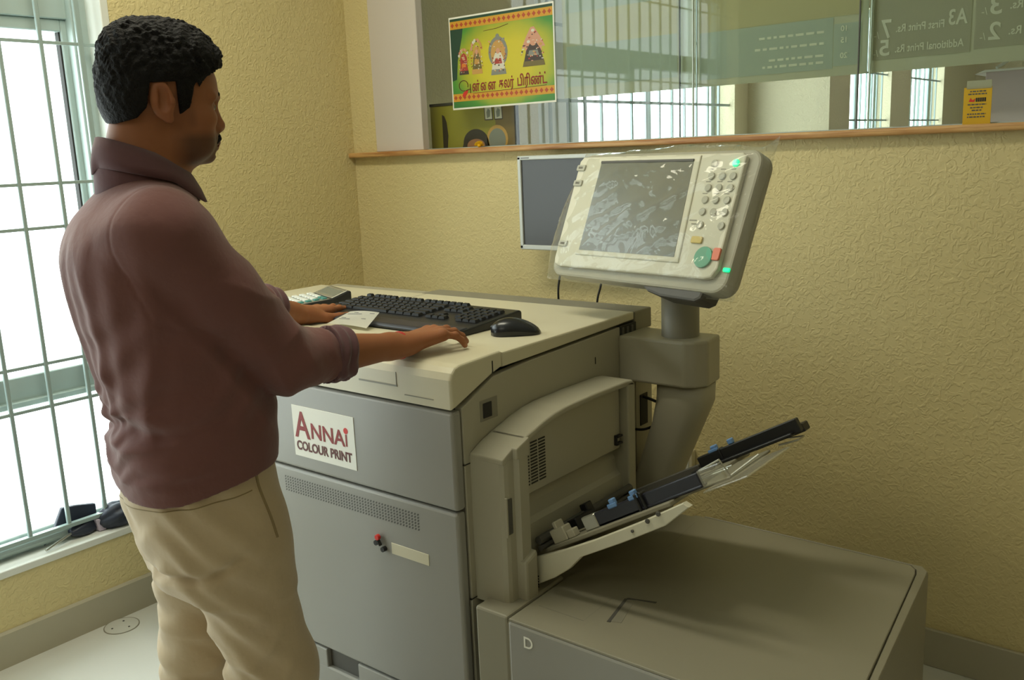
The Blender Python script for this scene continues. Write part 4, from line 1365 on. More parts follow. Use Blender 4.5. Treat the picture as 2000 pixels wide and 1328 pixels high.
# armhole seam and hollow hem
seam_n = unit(EL_R - SH_R)
sl, X, Y, Z = f.blk((0.05, -0.16, 1.20), (0.27, 0.16, 1.46))
for S_, E_ in ((SH_R, EL_R), (SH_L, EL_L)):
    sg = 1 if S_[0] > 0 else -1
    sl, X, Y, Z = f.blk((min(sg * 0.05, sg * 0.27), -0.16, 1.18), (max(sg * 0.05, sg * 0.27), 0.16, 1.46))
    pl = (X * sg - 0.150) * 0.90 + (Z - 1.36) * 0.18 + Y * 0.1
    f.F[sl] += (0.0012 * np.exp(-(pl / 0.0025) ** 2)).astype(np.float32)
X, Y, Z = sx_[:, None, None], sy_[None, :, None], sz_[None, None, :]
hem = 0.906 + 0.20 * np.clip(Y - 0.0, -0.03, 0.2) - 0.012 * np.exp(-((X - 0.10) / 0.07) ** 2)
f.F = np.maximum(f.F, (hem - Z) * 0.9).astype(np.float32)
f.loft([(0.80, 0, 0.040, 0.174, 0.136), (0.93, 0, 0.040, 0.174, 0.137), (0.97, 0, 0.04, 0.12, 0.09)], 0.004, 2.35, 's', 0.004)
V, Q = surface_nets(f)
del f
shirt = obj_me('shirt', mesh_from('shirt', V, Q), M_SHIRT, man, True)
lab(shirt, 'maroon long-sleeved shirt with rolled sleeves')
# rolled cuffs
for S_, E_, W_, t0, t1, r_ in ((SH_R, EL_R, WR_R, 0.32, 0.48, 0.053), (SH_L, EL_L, WR_L, 0.46, 0.64, 0.050)):
    L = np.linalg.norm(W_ - E_)
    a, b_ = E_ + (W_ - E_) * t0, E_ + (W_ - E_) * t1
    m = 0.075
    g = Field(*[axis_grid([(min(a[i], b_[i]) - m, max(a[i], b_[i]) + m, 0.003)]) for i in range(3)])
    g.cone(a - (W_ - E_) * 0.05, b_ + (W_ - E_) * 0.05, r_ * 1.06, r_ * 0.98, 0.002)
    d2 = unit(W_ - E_)
    X, Y, Z = g.x[:, None, None], g.y[None, :, None], g.z[None, None, :]
    t2 = (X - E_[0]) * d2[0] + (Y - E_[1]) * d2[1] + (Z - E_[2]) * d2[2]
    u_ = (t2 - t0 * L) / ((t1 - t0) * L)
    D = g.F + 0.0022 * np.sin(u_ * 13 + 1.5 * np.sin(Z * 55 + X * 30)) + 0.0016 * np.sin(X * 120 + Z * 90)
    D = np.maximum(D, np.maximum(t0 * L - t2, t2 - t1 * L))
    g.F = D.astype(np.float32)
    inner = E_ + (W_ - E_) * 0.3
    g.cone(b_ - (W_ - E_) * 0.03, b_ + (W_ - E_) * 0.2, r_ * 0.88, r_ * 0.88, 0.004, 's')
    V, Q = surface_nets(g)
    obj_me('cuff', mesh_from('cuff', V, Q), M_CUFF, man, True)
# collar: inner stand, folded leaf with two points
def collar_leaf(bm, top_fn, bot_fn, th):
    n = 72
    rows = []
    for k in range(n + 1):
        a = R(14) + (2 * math.pi - 2 * R(14)) * k / n        # 0 = front opening
        tx, ty, tz = top_fn(a)
        qx, qy, qz = bot_fn(a)
        o_ = Vector((math.sin(a), math.cos(a), 0.25)).normalized() * th
        r_ = []
        for u in (0.0, 0.33, 0.66, 1.0):
            bulge = 0.004 * math.sin(math.pi * u)
            r_.append(Vector((tx + (qx - tx) * u + math.sin(a) * bulge, ty + (qy - ty) * u + math.cos(a) * bulge, tz + (qz - tz) * u)))
        rows.append([bm.verts.new(v) for v in r_] + [bm.verts.new(v - o_) for v in reversed(r_)])
    for A, Bq in zip(rows, rows[1:]):
        m_ = len(A)
        for i in range(m_):
            bm.faces.new((A[i], A[(i + 1) % m_], Bq[(i + 1) % m_], Bq[i]))
    bm.faces.new(rows[0])
    bm.faces.new(rows[-1][::-1])
    bmesh.ops.recalc_face_normals(bm, faces=bm.faces[:])
bm = NB()
def top_of(a):
    c = math.cos(a)
    return (0.066 * math.sin(a), 0.008 + 0.070 * c, 1.497 - 0.026 * c)
def leaf_bot(a):
    c = math.cos(a)
    pt = max(0.0, math.cos(min(abs(a - R(24)), abs(a - (2 * math.pi - R(24)))) * 1.9))
    return ((0.088 + 0.006 * pt) * math.sin(a), 0.014 + (0.084 + 0.014 * pt) * c, 1.450 - 0.022 * c - 0.026 * pt)
collar_leaf(bm, top_of, leaf_bot, 0.003)
collar = obj('collar', bm, M_CUFF, man, True)
bm = NB()
collar_leaf(bm, lambda a: (0.064 * math.sin(a), 0.008 + 0.067 * math.cos(a), 1.4975 - 0.026 * math.cos(a)), lambda a: (0.084 * math.sin(a), 0.010 + 0.084 * math.cos(a), 1.412 - 0.008 * math.cos(a)), 0.003)
obj('collar_stand', bm, M_CUFF, man, True)
# buttons down the front placket
bm = NB()
zs_ = [0.93, 1.01, 1.09, 1.17, 1.25, 1.33, 1.40]
tz_ = [r_[0] for r_ in TORSO]
for i, z in enumerate(zs_):
    y = float(np.interp(z, tz_, [r_[2] + r_[4] for r_ in TORSO]))
    bm = NB()
    disc(bm, (0.0, y - 0.001, z), 0.006, 0.004, 'y', 12, 0.001)
    obj('button', bm, M_BLACK, man)
# red thread round the right wrist
wc = EL_R + (WR_R - EL_R) * 0.985
dw = unit(WR_R - EL_R)
a1 = unit(np.cross(dw, (0, 0, 1)))
a2 = np.cross(a1, dw)
bm = NB()
for off, ph in ((0.0, 0.0), (0.0035, 0.7)):
    pts = [wc + dw * (off + 0.002 * math.sin(3 * t + ph)) + (a1 * math.cos(t) * 0.0272 + a2 * math.sin(t) * 0.0268) for t in [2 * math.pi * k / 36 for k in range(37)]]
    tube(bm, pts, 0.0026, 6, False)
lab(obj('wristband', bm, M_THREAD, man, True), 'red thread tied round the right wrist')

# --- trousers
def trouser_folds(X, Y, Z):
    d = 0.0
    return d
tx_ = axis_grid([(-0.26, 0.26, 0.0048)])
ty_ = axis_grid([(-0.20, 0.30, 0.0048)])
tz_g = axis_grid([(0.04, 0.985, 0.0055)])
f = Field(tx_, ty_, tz_g)
HIP = [(0.70, 0.0, 0.062, 0.160, 0.118), (0.76, 0.0, 0.056, 0.174, 0.132), (0.82, 0.0, 0.048, 0.178, 0.138), (0.88, 0.0, 0.042, 0.174, 0.137), (0.93, 0.0, 0.040, 0.172, 0.135), (0.975, 0.0, 0.04, 0.170, 0.134)]
f.loft(HIP, 0.01, 2.4, 'u')
for L, sg in ((LEG_R, 1), (LEG_L, -1)):
    f.cone(L[0] + np.array((0, 0.004, -0.08)), L[1], 0.096, 0.080, 0.05)
    f.cone(L[1], L[2] + np.array((0, 0.0, 0.0)), 0.080, 0.078, 0.04)
X, Y, Z = tx_[:, None, None], ty_[None, :, None], tz_g[None, None, :]
FW = 0.08 + 0.92 * sstep(0.17, 0.04, Y)
D = f.F
D = D + 0.0120 * np.exp(-((Z - 0.735 - 0.50 * np.maximum(Y - 0.0, 0) - 0.10 * np.abs(X)) / 0.011) ** 2) * sstep(0.12, 0.02, Y)
D = D + 0.0130 * sstep(0.72, 0.64, Z) * sstep(0.42, 0.5, Z) * ridge(Z * 30 + Y * 26 + 0.9 * np.sin(X * 22 + Z * 8)) * sstep(0.16, 0.02, Y)
D = D + FW * 0.0135 * np.exp(-((Z - 0.52) / 0.10) ** 2) * ridge(Z * 36 - Y * 24 + X * 16 + 0.7 * np.sin(Y * 30))
D = D + FW * 0.0085 * sstep(0.92, 0.84, Z) * ridge(Z * 19 + Y * 24 - X * 10 + 0.8)
D = D + FW * 0.0080 * sstep(0.42, 0.1, Z) * ridge(Z * 33 + 1.2 * np.sin(Y * 30))
D = D + FW * 0.0028 * np.sin(Z * 90 + Y * 75 + 2 * np.sin(X * 40))
D = np.maximum(D, 0.055 - Z)
f.F = D.astype(np.float32)
V, Q = surface_nets(f)
del f
tr = obj_me('trousers', mesh_from('trousers', V, Q), M_TROUS, man, True)
lab(tr, 'creased khaki trousers')
# slanted side pocket and waistband seam, laid on the cloth itself
from mathutils.bvhtree import BVHTree
bvh = BVHTree.FromPolygons([tuple(v) for v in V], [tuple(int(i) for i in q) for q in Q])
def on_cloth(a, z, off):
    c = Vector((0.0, 0.04, z))
    d = Vector((math.cos(a), math.sin(a), 0))
    hit = bvh.ray_cast(c + d * 0.4, -d)
    return hit[0] + d * off if hit[0] is not None else c + d * 0.16
bm = NB()
tube(bm, [on_cloth(R(22 + 5 * t), 0.935 - 0.135 * t, 0.0004) for t in [k / 14 for k in range(15)]], 0.0030, 6)
lab(obj('pocket_edge', bm, M_SEAM, tr), 'slanted pocket opening')
bm = NB()
tube(bm, [on_cloth(R(-120 + 138 * t), 0.866 + 0.030 * t, -0.0003) for t in [k / 60 for k in range(61)]], 0.0014, 5)
obj('waist_seam', bm, M_SEAM, tr)
# shoes
for L in (LEG_R, LEG_L):
    c = L[2]
    g = Field(*[axis_grid([(c[i] + lo, c[i] + hi, 0.004)]) for i, (lo, hi) in enumerate(((-0.07, 0.07), (-0.10, 0.24), (-0.095, 0.035)))])
    g.cone(c + np.array((0, -0.04, -0.05)), c + np.array((0, 0.16, -0.058)), 0.042, 0.036, 0.02)
    g.cone(c + np.array((0, -0.02, -0.02)), c + np.array((0, 0.06, -0.04)), 0.045, 0.036, 0.03)
    X, Y, Z = g.x[:, None, None], g.y[None, :, None], g.z[None, None, :]
    g.F = np.maximum(g.F, (0.001 - Z) + 0 * X + 0 * Y).astype(np.float32)
    V, Q = surface_nets(g)
    obj_me('shoe', mesh_from('shoe', V, Q), M_SHOE, man, True)

# ------------------------------------------------------------------ things on the lid
LZ = 1.0566
kb = thing('keyboard', 'black computer keyboard with a palm rest lying across the cream lid', 'keyboard', (-1.655, 1.64, LZ), R(-1.5))
KW, KD = 0.275, 0.118
bm = NB()
prism(bm, [(-KD, 0.0), (-KD - 0.004, 0.006), (-KD, 0.012), (-0.075, 0.016), (KD - 0.008, 0.030), (KD, 0.026), (KD, 0.004), (KD - 0.01, 0.0)], 'x', -KW, KW, 0.004, 2, 'all')
obj('case', bm, M_BLACK, kb)
bm = NB()
prism(bm, [(-KD - 0.002, 0.002), (-KD - 0.006, 0.008), (-KD + 0.002, 0.0145), (-0.078, 0.0185), (-0.074, 0.015), (-0.074, 0.002)], 'x', -KW + 0.004, KW - 0.004, 0.003, 2, 'all')
obj('palm_rest', bm, M_NAVY, kb)
ksl = math.atan2(0.014, KD + 0.067)
rows_k = [(0.098, 0.012, [(-0.262, 1)] + [(-0.218 + 0.0215 * i + (0.012 if i >= 4 else 0) + (0.012 if i >= 8 else 0), 1) for i in range(12)] + [(0.082 + 0.0215 * i, 1) for i in range(3)])]
def key_mesh(w, d):
    bm = NB()
    h = 0.0062
    t = 0.0022
    lo = [(-w / 2, -d / 2), (w / 2, -d / 2), (w / 2, d / 2), (-w / 2, d / 2)]
    v0 = [bm.verts.new((x, y, 0)) for x, y in lo]
    v1 = [bm.verts.new((x * (1 - 2 * t / w), y * (1 - 2 * t / d), h)) for x, y in lo]
    bm.faces.new(v1)
    for i in range(4):
        bm.faces.new((v0[i], v0[(i + 1) % 4], v1[(i + 1) % 4], v1[i]))
    me = bpy.data.meshes.new('key')
    bm.to_mesh(me)
    bm.free()
    me.materials.append(M_KEYS)
    return me
KM = {}
def add_key(x, y, w, d=0.0182):
    q = (round(w, 4), round(d, 4))
    if q not in KM:
        KM[q] = key_mesh(w, d)
    o = bpy.data.objects.new('key', KM[q])
    COL.objects.link(o)
    o.parent = kb
    o.location = (x, y, 0.0165 + (y + 0.075) * math.tan(ksl) + 0.0005)
    o.rotation_euler = (ksl, 0, 0)
u = 0.0216
pt = 0.0228
y0 = [0.098, 0.066, 0.0432, 0.0204, -0.0024, -0.0252, -0.050]
for i in range(16):
    add_key(-0.262 + i * pt + (0.010 if i > 0 else 0) + (0.008 if i > 4 else 0) + (0.008 if i > 8 else 0), y0[0], 0.0195, 0.0135)
for i in range(13):
    add_key(-0.262 + i * pt, y0[1], 0.0205)
add_key(-0.262 + 13.5 * pt, y0[1], 0.0205 + pt)
add_key(-0.262 + 0.25 * pt, y0[2], 0.0205 + 0.5 * pt)
for i in range(12):
    add_key(-0.262 + (1.5 + i) * pt, y0[2], 0.0205)
add_key(-0.262 + 13.75 * pt, y0[2], 0.0205 + 0.5 * pt)
add_key(-0.262 + 0.375 * pt, y0[3], 0.0205 + 0.75 * pt)
for i in range(11):
    add_key(-0.262 + (1.75 + i) * pt, y0[3], 0.0205)
add_key(-0.262 + 13.375 * pt, y0[3], 0.0205 + 1.25 * pt)
add_key(-0.262 + 0.625 * pt, y0[4], 0.0205 + 1.25 * pt)
for i in range(10):
    add_key(-0.262 + (2.25 + i) * pt, y0[4], 0.0205)
add_key(-0.262 + 13.125 * pt, y0[4], 0.0205 + 1.75 * pt)
for i, (x, w) in enumerate(((0.12, 1.25), (1.37, 1.25), (2.62, 1.25), (6.25, 5.9), (10.0, 1.25), (11.25, 1.25), (12.5, 1.25), (13.8, 1.2))):
    add_key(-0.262 + x * pt, y0[5], 0.0205 + (w - 1) * pt)
for r_ in (1, 2):
    for i in range(3):
        add_key(0.098 + i * pt, y0[r_], 0.0205)
add_key(0.098 + pt, y0[4], 0.0205)
for i in range(3):
    add_key(0.098 + i * pt, y0[5], 0.0205)
for r_ in range(1, 6):
    for i in range(4):
        if r_ == 5 and i == 0:
            continue
        add_key(0.178 + i * pt, y0[r_], 0.0205)
# wireless mouse
ms = thing('computer_mouse', 'black computer mouse on the cream lid beside the keyboard', 'mouse', (-1.292, 1.617, LZ), R(-48))
def mouse_shape(bm, shrink=0.0):
    nx_, ny_ = 20, 12
    rows = []
    for i in range(nx_ + 1):
        t = i / nx_
        y = -0.058 + 0.116 * t
        w = (0.033 - shrink) * (max(0.0, 1 - abs(2 * t - 1) ** 3.2)) ** 0.5 * (1 - 0.08 * math.sin(math.pi * t)) + 0.0005
        h = 0.004 + (0.036 - shrink) * (max(0.0, math.sin(math.pi * min(1, 0.06 + t * 0.94) ** 0.80))) ** 0.65
        rows.append([(w * math.cos(math.pi * k / ny_), y, max(0.001, h * math.sin(math.pi * k / ny_) ** 0.75)) for k in range(ny_ + 1)])
    vr = [[bm.verts.new(p) for p in r_] for r_ in rows]
    for a, b_ in zip(vr, vr[1:]):
        for k in range(ny_):
            bm.faces.new((a[k], a[k + 1], b_[k + 1], b_[k]))
        bm.faces.new((a[0], b_[0], b_[-1], a[-1]))
    bm.faces.new(vr[0][::-1])
    bm.faces.new(vr[-1])
    bmesh.ops.recalc_face_normals(bm, faces=bm.faces[:])
bm = NB()
mouse_shape(bm)
obj('shell', bm, mat('mouse_black', rgb(26, 28, 32), 0.25, spec=0.5), ms, True)
bm = NB()
tube(bm, [(-0.0035, -0.035, 0.026), (0.0035, -0.035, 0.026)], 0.010, 18)
obj('scroll_wheel', bm, M_SHADE, ms)
bm = NB()
tube(bm, [(0.0, -0.045, 0.0225), (0.0, -0.02, 0.0335), (0.0, -0.005, 0.0375)], 0.0012, 6)
obj('button_gap', bm, M_CABLE, ms)
# calculator
cl = thing('calculator', 'silver desk calculator with a grey display behind the left hand', 'calculator', (-2.135, 1.715, LZ), R(-20))
bm = NB()
prism(bm, [(-0.10, 0.0), (-0.10, 0.008), (0.03, 0.016), (0.085, 0.034), (0.092, 0.032), (0.092, 0.0)], 'x', -0.082, 0.082, 0.004, 2, 'all')
obj('case', bm, M_BLACK, cl)
bm = NB()
csl = math.atan2(0.018, 0.055)
CM = Matrix.Translation((0, 0.0575, 0.0257)) @ Matrix.Rotation(csl, 4, 'X')
box(bm, (-0.074, -0.026, -0.001), (0.074, 0.026, 0.0012), 0.001, 1, CM)
obj('top_plate', bm, M_STEEL, cl)
bm = NB()
box(bm, (-0.064, -0.017, 0.0), (0.064, 0.018, 0.0018), 0.0008, 1, CM)
lab(obj('display', bm, mat('lcd_grey', rgb(118, 122, 112), 0.2), cl), 'grey liquid crystal display')
bm = NB()
csl2 = math.atan2(0.008, 0.13)
CM2 = Matrix.Translation((0, -0.033, 0.0125)) @ Matrix.Rotation(csl2, 4, 'X')
box(bm, (-0.075, -0.062, -0.001), (0.075, 0.060, 0.0010), 0.001, 1, CM2)
obj('key_plate', bm, M_STEEL, cl)
M_TEAL = mat('teal_key', rgb(70, 140, 135), 0.4)
for r_ in range(5):
    for c in range(6):
        bm = NB()
        box(bm, (-0.071 + 0.0242 * c, 0.040 - 0.0235 * r_, 0.0), (-0.071 + 0.0242 * c + 0.019, 0.040 - 0.0235 * r_ + 0.015, 0.005), 0.0015, 1, CM2)
        obj('key', bm, M_TEAL if (c == 5 or (r_ == 0 and c > 3)) else M_WHITE, cl)
# two paper slips
def slip(name, pts, lb, z, lines, curl):
    """thin paper, gently lifted at one edge"""
    bm = NB()
    n = 8
    P = [Vector(p) for p in pts]
    g = []
    for i in range(n + 1):
        u_ = i / n
        r_ = []
        for j in range(n + 1):
            v_ = j / n
            q = (P[0] * (1 - u_) + P[1] * u_) * (1 - v_) + (P[3] * (1 - u_) + P[2] * u_) * v_
            r_.append(Vector((q.x, q.y, q.z + z + curl(u_, v_))))
        g.append([bm.verts.new(v) for v in r_])
    for i in range(n):
        for j in range(n):
            bm.faces.new((g[i][j], g[i][j + 1], g[i + 1][j + 1], g[i + 1][j]))
    r_ = bmesh.ops.solidify(bm, geom=bm.faces[:], thickness=0.0006)
    o = obj(name, bm, M_PAPER, None, False)
    tag(o, lb, 'paper slip')
    if lines:
        bm = NB()
        for a, w in lines:
            for u0, u1 in w:
                q = []
                for uu, vv in ((u0, a), (u1, a), (u1, a + 0.035), (u0, a + 0.035)):
                    p = (P[0] * (1 - uu) + P[1] * uu) * (1 - vv) + (P[3] * (1 - uu) + P[2] * uu) * vv
                    q.append(bm.verts.new((p.x, p.y, p.z + z + curl(uu, vv) + 0.0009)))
                bm.faces.new(q)
        stuff(obj('print_lines', bm, M_INK, o))
    return o
slip('paper_slip', [(-1.766, 1.536, 1.087), (-1.678, 1.555, 1.088), (-1.645, 1.478, 1.064), (-1.794, 1.480, 1.0625)], 'small printed white slip leaning on the keyboard edge by the left thumb', 0.0,
     [(0.12, [(0.25, 0.9)]), (0.22, [(0.1, 0.55)]), (0.50, [(0.1, 0.8)]), (0.60, [(0.1, 0.4)])], lambda u_, v_: 0.003 * math.sin(math.pi * u_))
slip('paper_slip', [(-1.80, 1.445, 1.0585), (-1.747, 1.482, 1.0605), (-1.708, 1.474, 1.0605), (-1.70, 1.448, 1.0585)], 'blank white slip on the lid between the left wrist and the rolled sleeve', 0.0, None, lambda u_, v_: 0.002 * math.sin(math.pi * v_))

# clear plastic cover over the control panel
M_FILM = clear('crinkled_film', (0.95, 0.955, 0.94, 1), 1.30, 0.05, haze=((0.66, 0.66, 0.58, 1), 0.09), bump=(9, 0.45, 0.02))
bm = NB()
n_u, n_v = 84, 50
import mathutils.noise as mn
def film_pt(a, b_, side):
    """a, b_ in -1..1 over the panel; side +1 in front, -1 behind"""
    x, y = a * 0.292, b_ * 0.168
    e = max(abs(a) ** 7, abs(b_) ** 7)
    nz_ = mn.noise(Vector((x * 16 + 3, y * 16, 2.0 * side)))
    n2 = mn.noise(Vector((x * 45, y * 45 + 5, 3.0 * side)))
    z = (0.008 if side > 0 else -0.068) * (1 - e) + -0.028 * e
    q1 = mn.noise(Vector(((x * 0.5 + y) * 4.0, (x - y * 1.6) * 11.0, 4.0 * side)))
    z += side * (0.004 * abs(nz_) + 0.0010 * n2 + 0.0050 * (1 - min(1.0, abs(q1) * 2.6)) ** 2) * (1 - e)
    # the bag bulges out at the left and along the top
    if a < -0.75:
        x -= 0.030 * (-a - 0.75) / 0.25 * max(0.0, 1 - ((b_ + 0.2) / 0.95) ** 2) + 0.004 * nz_
    if b_ > 0.8:
        y += (0.012 * max(0.0, math.sin((a + 0.55) * 2.1)) + 0.006 * nz_ + 0.022 * max(0, a - 0.9) * 10 * (1 if a > 0.9 else 0)) * (b_ - 0.8) / 0.2
    return (x, y, z)
sheets = []
for side in (1, -1):
    g = [[bm.verts.new(film_pt(-1 + 2 * i / n_u, -1 + 2 * j / n_v, side)) for j in range(n_v + 1)] for i in range(n_u + 1)]
    sheets.append(g)
    for i in range(n_u):
        for j in range(n_v):
            if side < 0 and (abs(i - n_u / 2) < n_u * 0.30 and j < n_v * 0.8):
                continue
            q = (g[i][j], g[i + 1][j], g[i + 1][j + 1], g[i][j + 1])
            bm.faces.new(q if side > 0 else q[::-1])
bmesh.ops.remove_doubles(bm, verts=bm.verts[:], dist=0.0008)
fcv = obj('dust_cover', bm, M_FILM, None, True)
fcv.matrix_world = PM
tag(fcv, 'clear crinkled plastic cover pulled over the control panel', 'plastic cover')

# ------------------------------------------------------------------ monitor behind the machine
mo = thing('monitor', 'silver framed flat monitor, screen off, mounted on the yellow wall behind the panel', 'monitor', (-1.70, 2.44, 1.30))
bm = NB()
for lo, hi in (((-0.20, -0.02, -0.152), (-0.186, 0.012, 0.152)), ((0.186, -0.02, -0.152), (0.20, 0.012, 0.152)), ((-0.20, -0.02, 0.140), (0.20, 0.012, 0.154)), ((-0.20, -0.02, -0.154), (0.20, 0.012, -0.138))):
    box(bm, lo, hi, 0.003, 2)
obj('bezel', bm, mat('silver_bezel', rgb(196, 200, 196), 0.4, 0.1), mo)
obj('screen', B((-0.188, -0.014, -0.142), (0.188, 0.006, 0.142)), mat('dead_screen', rgb(62, 62, 62), 0.35), mo)
obj('back_shell', B((-0.17, 0.006, -0.13), (0.17, 0.04, 0.13), 0.01, 2), M_SHADE, mo)
obj('wall_bracket', B((-0.05, 0.03, -0.05), (0.05, 0.099, 0.05), 0.003, 1), M_BLACK, mo)
bm = NB()
box(bm, (-0.184, -0.0206, 0.1455), (-0.150, -0.0198, 0.1485))
stuff(obj('maker_mark', bm, M_INK, mo))
def cable(pts, lb, r_=0.0035):
    bm = NB()
    tube(bm, spline(pts), r_, 8)
    o = obj('cable', bm, M_CABLE, None, True)
    return tag(o, lb, 'cable', None)
cable([(-1.71, 2.43, 1.15), (-1.727, 2.40, 1.06), (-1.725, 2.39, 0.95), (-1.72, 2.42, 0.6), (-1.70, 2.45, 0.02)], 'black cable hanging below the monitor, nearer the corner of the room')
cable([(-1.56, 2.43, 1.155), (-1.567, 2.40, 1.05), (-1.58, 2.39, 0.95), (-1.60, 2.42, 0.6), (-1.62, 2.45, 0.02)], 'black cable hanging below the monitor, nearer the panel post')
# wall socket behind the tray
so = thing('wall_socket', 'cream wall socket box with a dark plug low on the wall behind the tray', 'socket', (-1.365, YB, 0.46))
obj('box', B((-0.055, -0.028, -0.05), (0.055, 0, 0.05), 0.004, 2), M_LID, so)
obj('face_plate', B((-0.045, -0.032, -0.042), (0.045, -0.027, 0.042), 0.003, 2), M_WHITE, so)
obj('plug', B((-0.045, -0.062, -0.03), (-0.005, -0.030, 0.02), 0.006, 2), M_BLACK, so)

# ------------------------------------------------------------------ prints on the glass
def sheet_on_glass(name, x0, x1, z0, z1, m, y=YB + 0.016, parent=None, th=0.0006):
    return obj(name, B((x0, y, z0), (x1, y + th, z1)), m, parent)
GY = YB + 0.0265
def poster_mat():
    m = mat('poster_print', rgb(180, 180, 20), 0.45)
    nt = m.node_tree
    p = nt.nodes['Principled BSDF']
    tc = nt.nodes.new('ShaderNodeTexCoord')
    mp = nt.nodes.new('ShaderNodeMapping')
    mp.inputs['Location'].default_value = (2.05, 0, -1.775)
    mp.inputs['Scale'].default_value = (1, 0, 1)
    mp2 = nt.nodes.new('ShaderNodeMapping')
    mp2.inputs['Scale'].default_value = (3.2, 1, 5.2)
    gr_ = nt.nodes.new('ShaderNodeTexGradient')
    gr_.gradient_type = 'SPHERICAL'
    nz_ = nt.nodes.new('ShaderNodeTexNoise')
    nz_.inputs['Scale'].default_value = 9
    r_ = nt.nodes.new('ShaderNodeValToRGB')
    e = r_.color_ramp.elements
    e[0].position = 0.0
    e[0].color = rgb(24, 92, 44)
    e[1].position = 0.75
    e[1].color = rgb(204, 190, 24)
    a = e.new(0.30)
    a.color = rgb(70, 140, 40)
    b_ = e.new(0.50)
    b_.color = rgb(170, 172, 26)
    nt.links.new(tc.outputs['Object'], mp.inputs[0])
    nt.links.new(mp.outputs[0], mp2.inputs[0])
    nt.links.new(mp2.outputs[0], gr_.inputs[0])
    ad = nt.nodes.new('ShaderNodeMath')
    ad.operation = 'MULTIPLY_ADD'
    ad.inputs[1].default_value = 0.25
    nt.links.new(nz_.outputs['Fac'], ad.inputs[0])
    nt.links.new(tc.outputs['Object'], nz_.inputs['Vector'])
    nt.links.new(gr_.outputs['Fac'], ad.inputs[2])
    nt.links.new(ad.outputs[0], r_.inputs['Fac'])
    nt.links.new(r_.outputs['Color'], p.inputs['Base Color'])
    return m
PX0, PX1, PZ0, PZ1 = -2.301, -1.837, 1.626, 1.946
pos = obj('poster', B((PX0, GY - 0.0006, PZ0), (PX1, GY, PZ1)), M_PAPER)
tag(pos, 'green and yellow poster with four deity figures and Tamil lettering stuck on the glass', 'poster')
def flat(bm, pts, y, th=0.0003):
    prism(bm, pts, 'y', y, y + th)
def pflat(name, pts, m, d, parent=pos):
    bm = NB()
    flat(bm, pts, GY - 0.0006 - 0.0003 * d)
    return obj(name, bm, m, parent)
ix0, ix1, iz0, iz1 = PX0 + 0.005, PX1 - 0.005, PZ0 + 0.006, PZ1 - 0.006
pflat('print_ground', [(ix0, iz0), (ix1, iz0), (ix1, iz1), (ix0, iz1)], poster_mat(), 1)
M_ORANGE = mat('orange_print', rgb(206, 150, 30), 0.5)
M_DOT = mat('red_print', rgb(176, 70, 24), 0.5)
M_DKGREEN = mat('dark_green_print', rgb(20, 62, 40), 0.5)
pflat('top_margin', [(ix0, iz1 - 0.008), (ix1, iz1 - 0.008), (ix1, iz1), (ix0, iz1)], M_DKGREEN, 2)
for z0 in (iz1 - 0.036, iz0 + 0.022):
    st = pflat('border_strip', [(ix0, z0), (ix1, z0), (ix1, z0 + 0.027), (ix0, z0 + 0.027)], M_ORANGE, 2)
    bm = NB()
    for i in range(21):
        cx_ = ix0 + 0.012 + i * 0.0215
        pts = []
        for k in range(8):
            rr = 0.0085 if k % 2 == 0 else 0.0055
            pts.append((cx_ + rr * math.cos(k * math.pi / 4), z0 + 0.0135 + rr * math.sin(k * math.pi / 4)))
        flat(bm, pts, GY - 0.0015)
    stuff(obj('border_flowers', bm, M_DOT, st))
pflat('dark_corner', [(ix0, PZ0 + 0.10), (ix0 + 0.022, PZ0 + 0.105), (ix0 + 0.030, PZ0 + 0.17), (ix0 + 0.055, PZ0 + 0.25), (ix0 + 0.060, iz1 - 0.036), (ix0, iz1 - 0.036)], M_DKGREEN, 1.4)
def ell_pts(cx_, cz_, a, b_, n=18, a0=0, a1=360):
    return [(cx_ + a * math.cos(R(a0 + (a1 - a0) * k / n)), cz_ + b_ * math.sin(R(a0 + (a1 - a0) * k / n))) for k in range(n + (0 if a1 - a0 == 360 else 1))]
FIGC = {k: mat('figure_' + k, rgb(*v), 0.5) for k, v in dict(gold=(196, 150, 74), red=(168, 54, 40), pink=(206, 150, 120), olive=(110, 96, 44), dark=(64, 50, 40), grey=(128, 130, 120), white=(214, 208, 190), orange=(214, 120, 30)).items()}
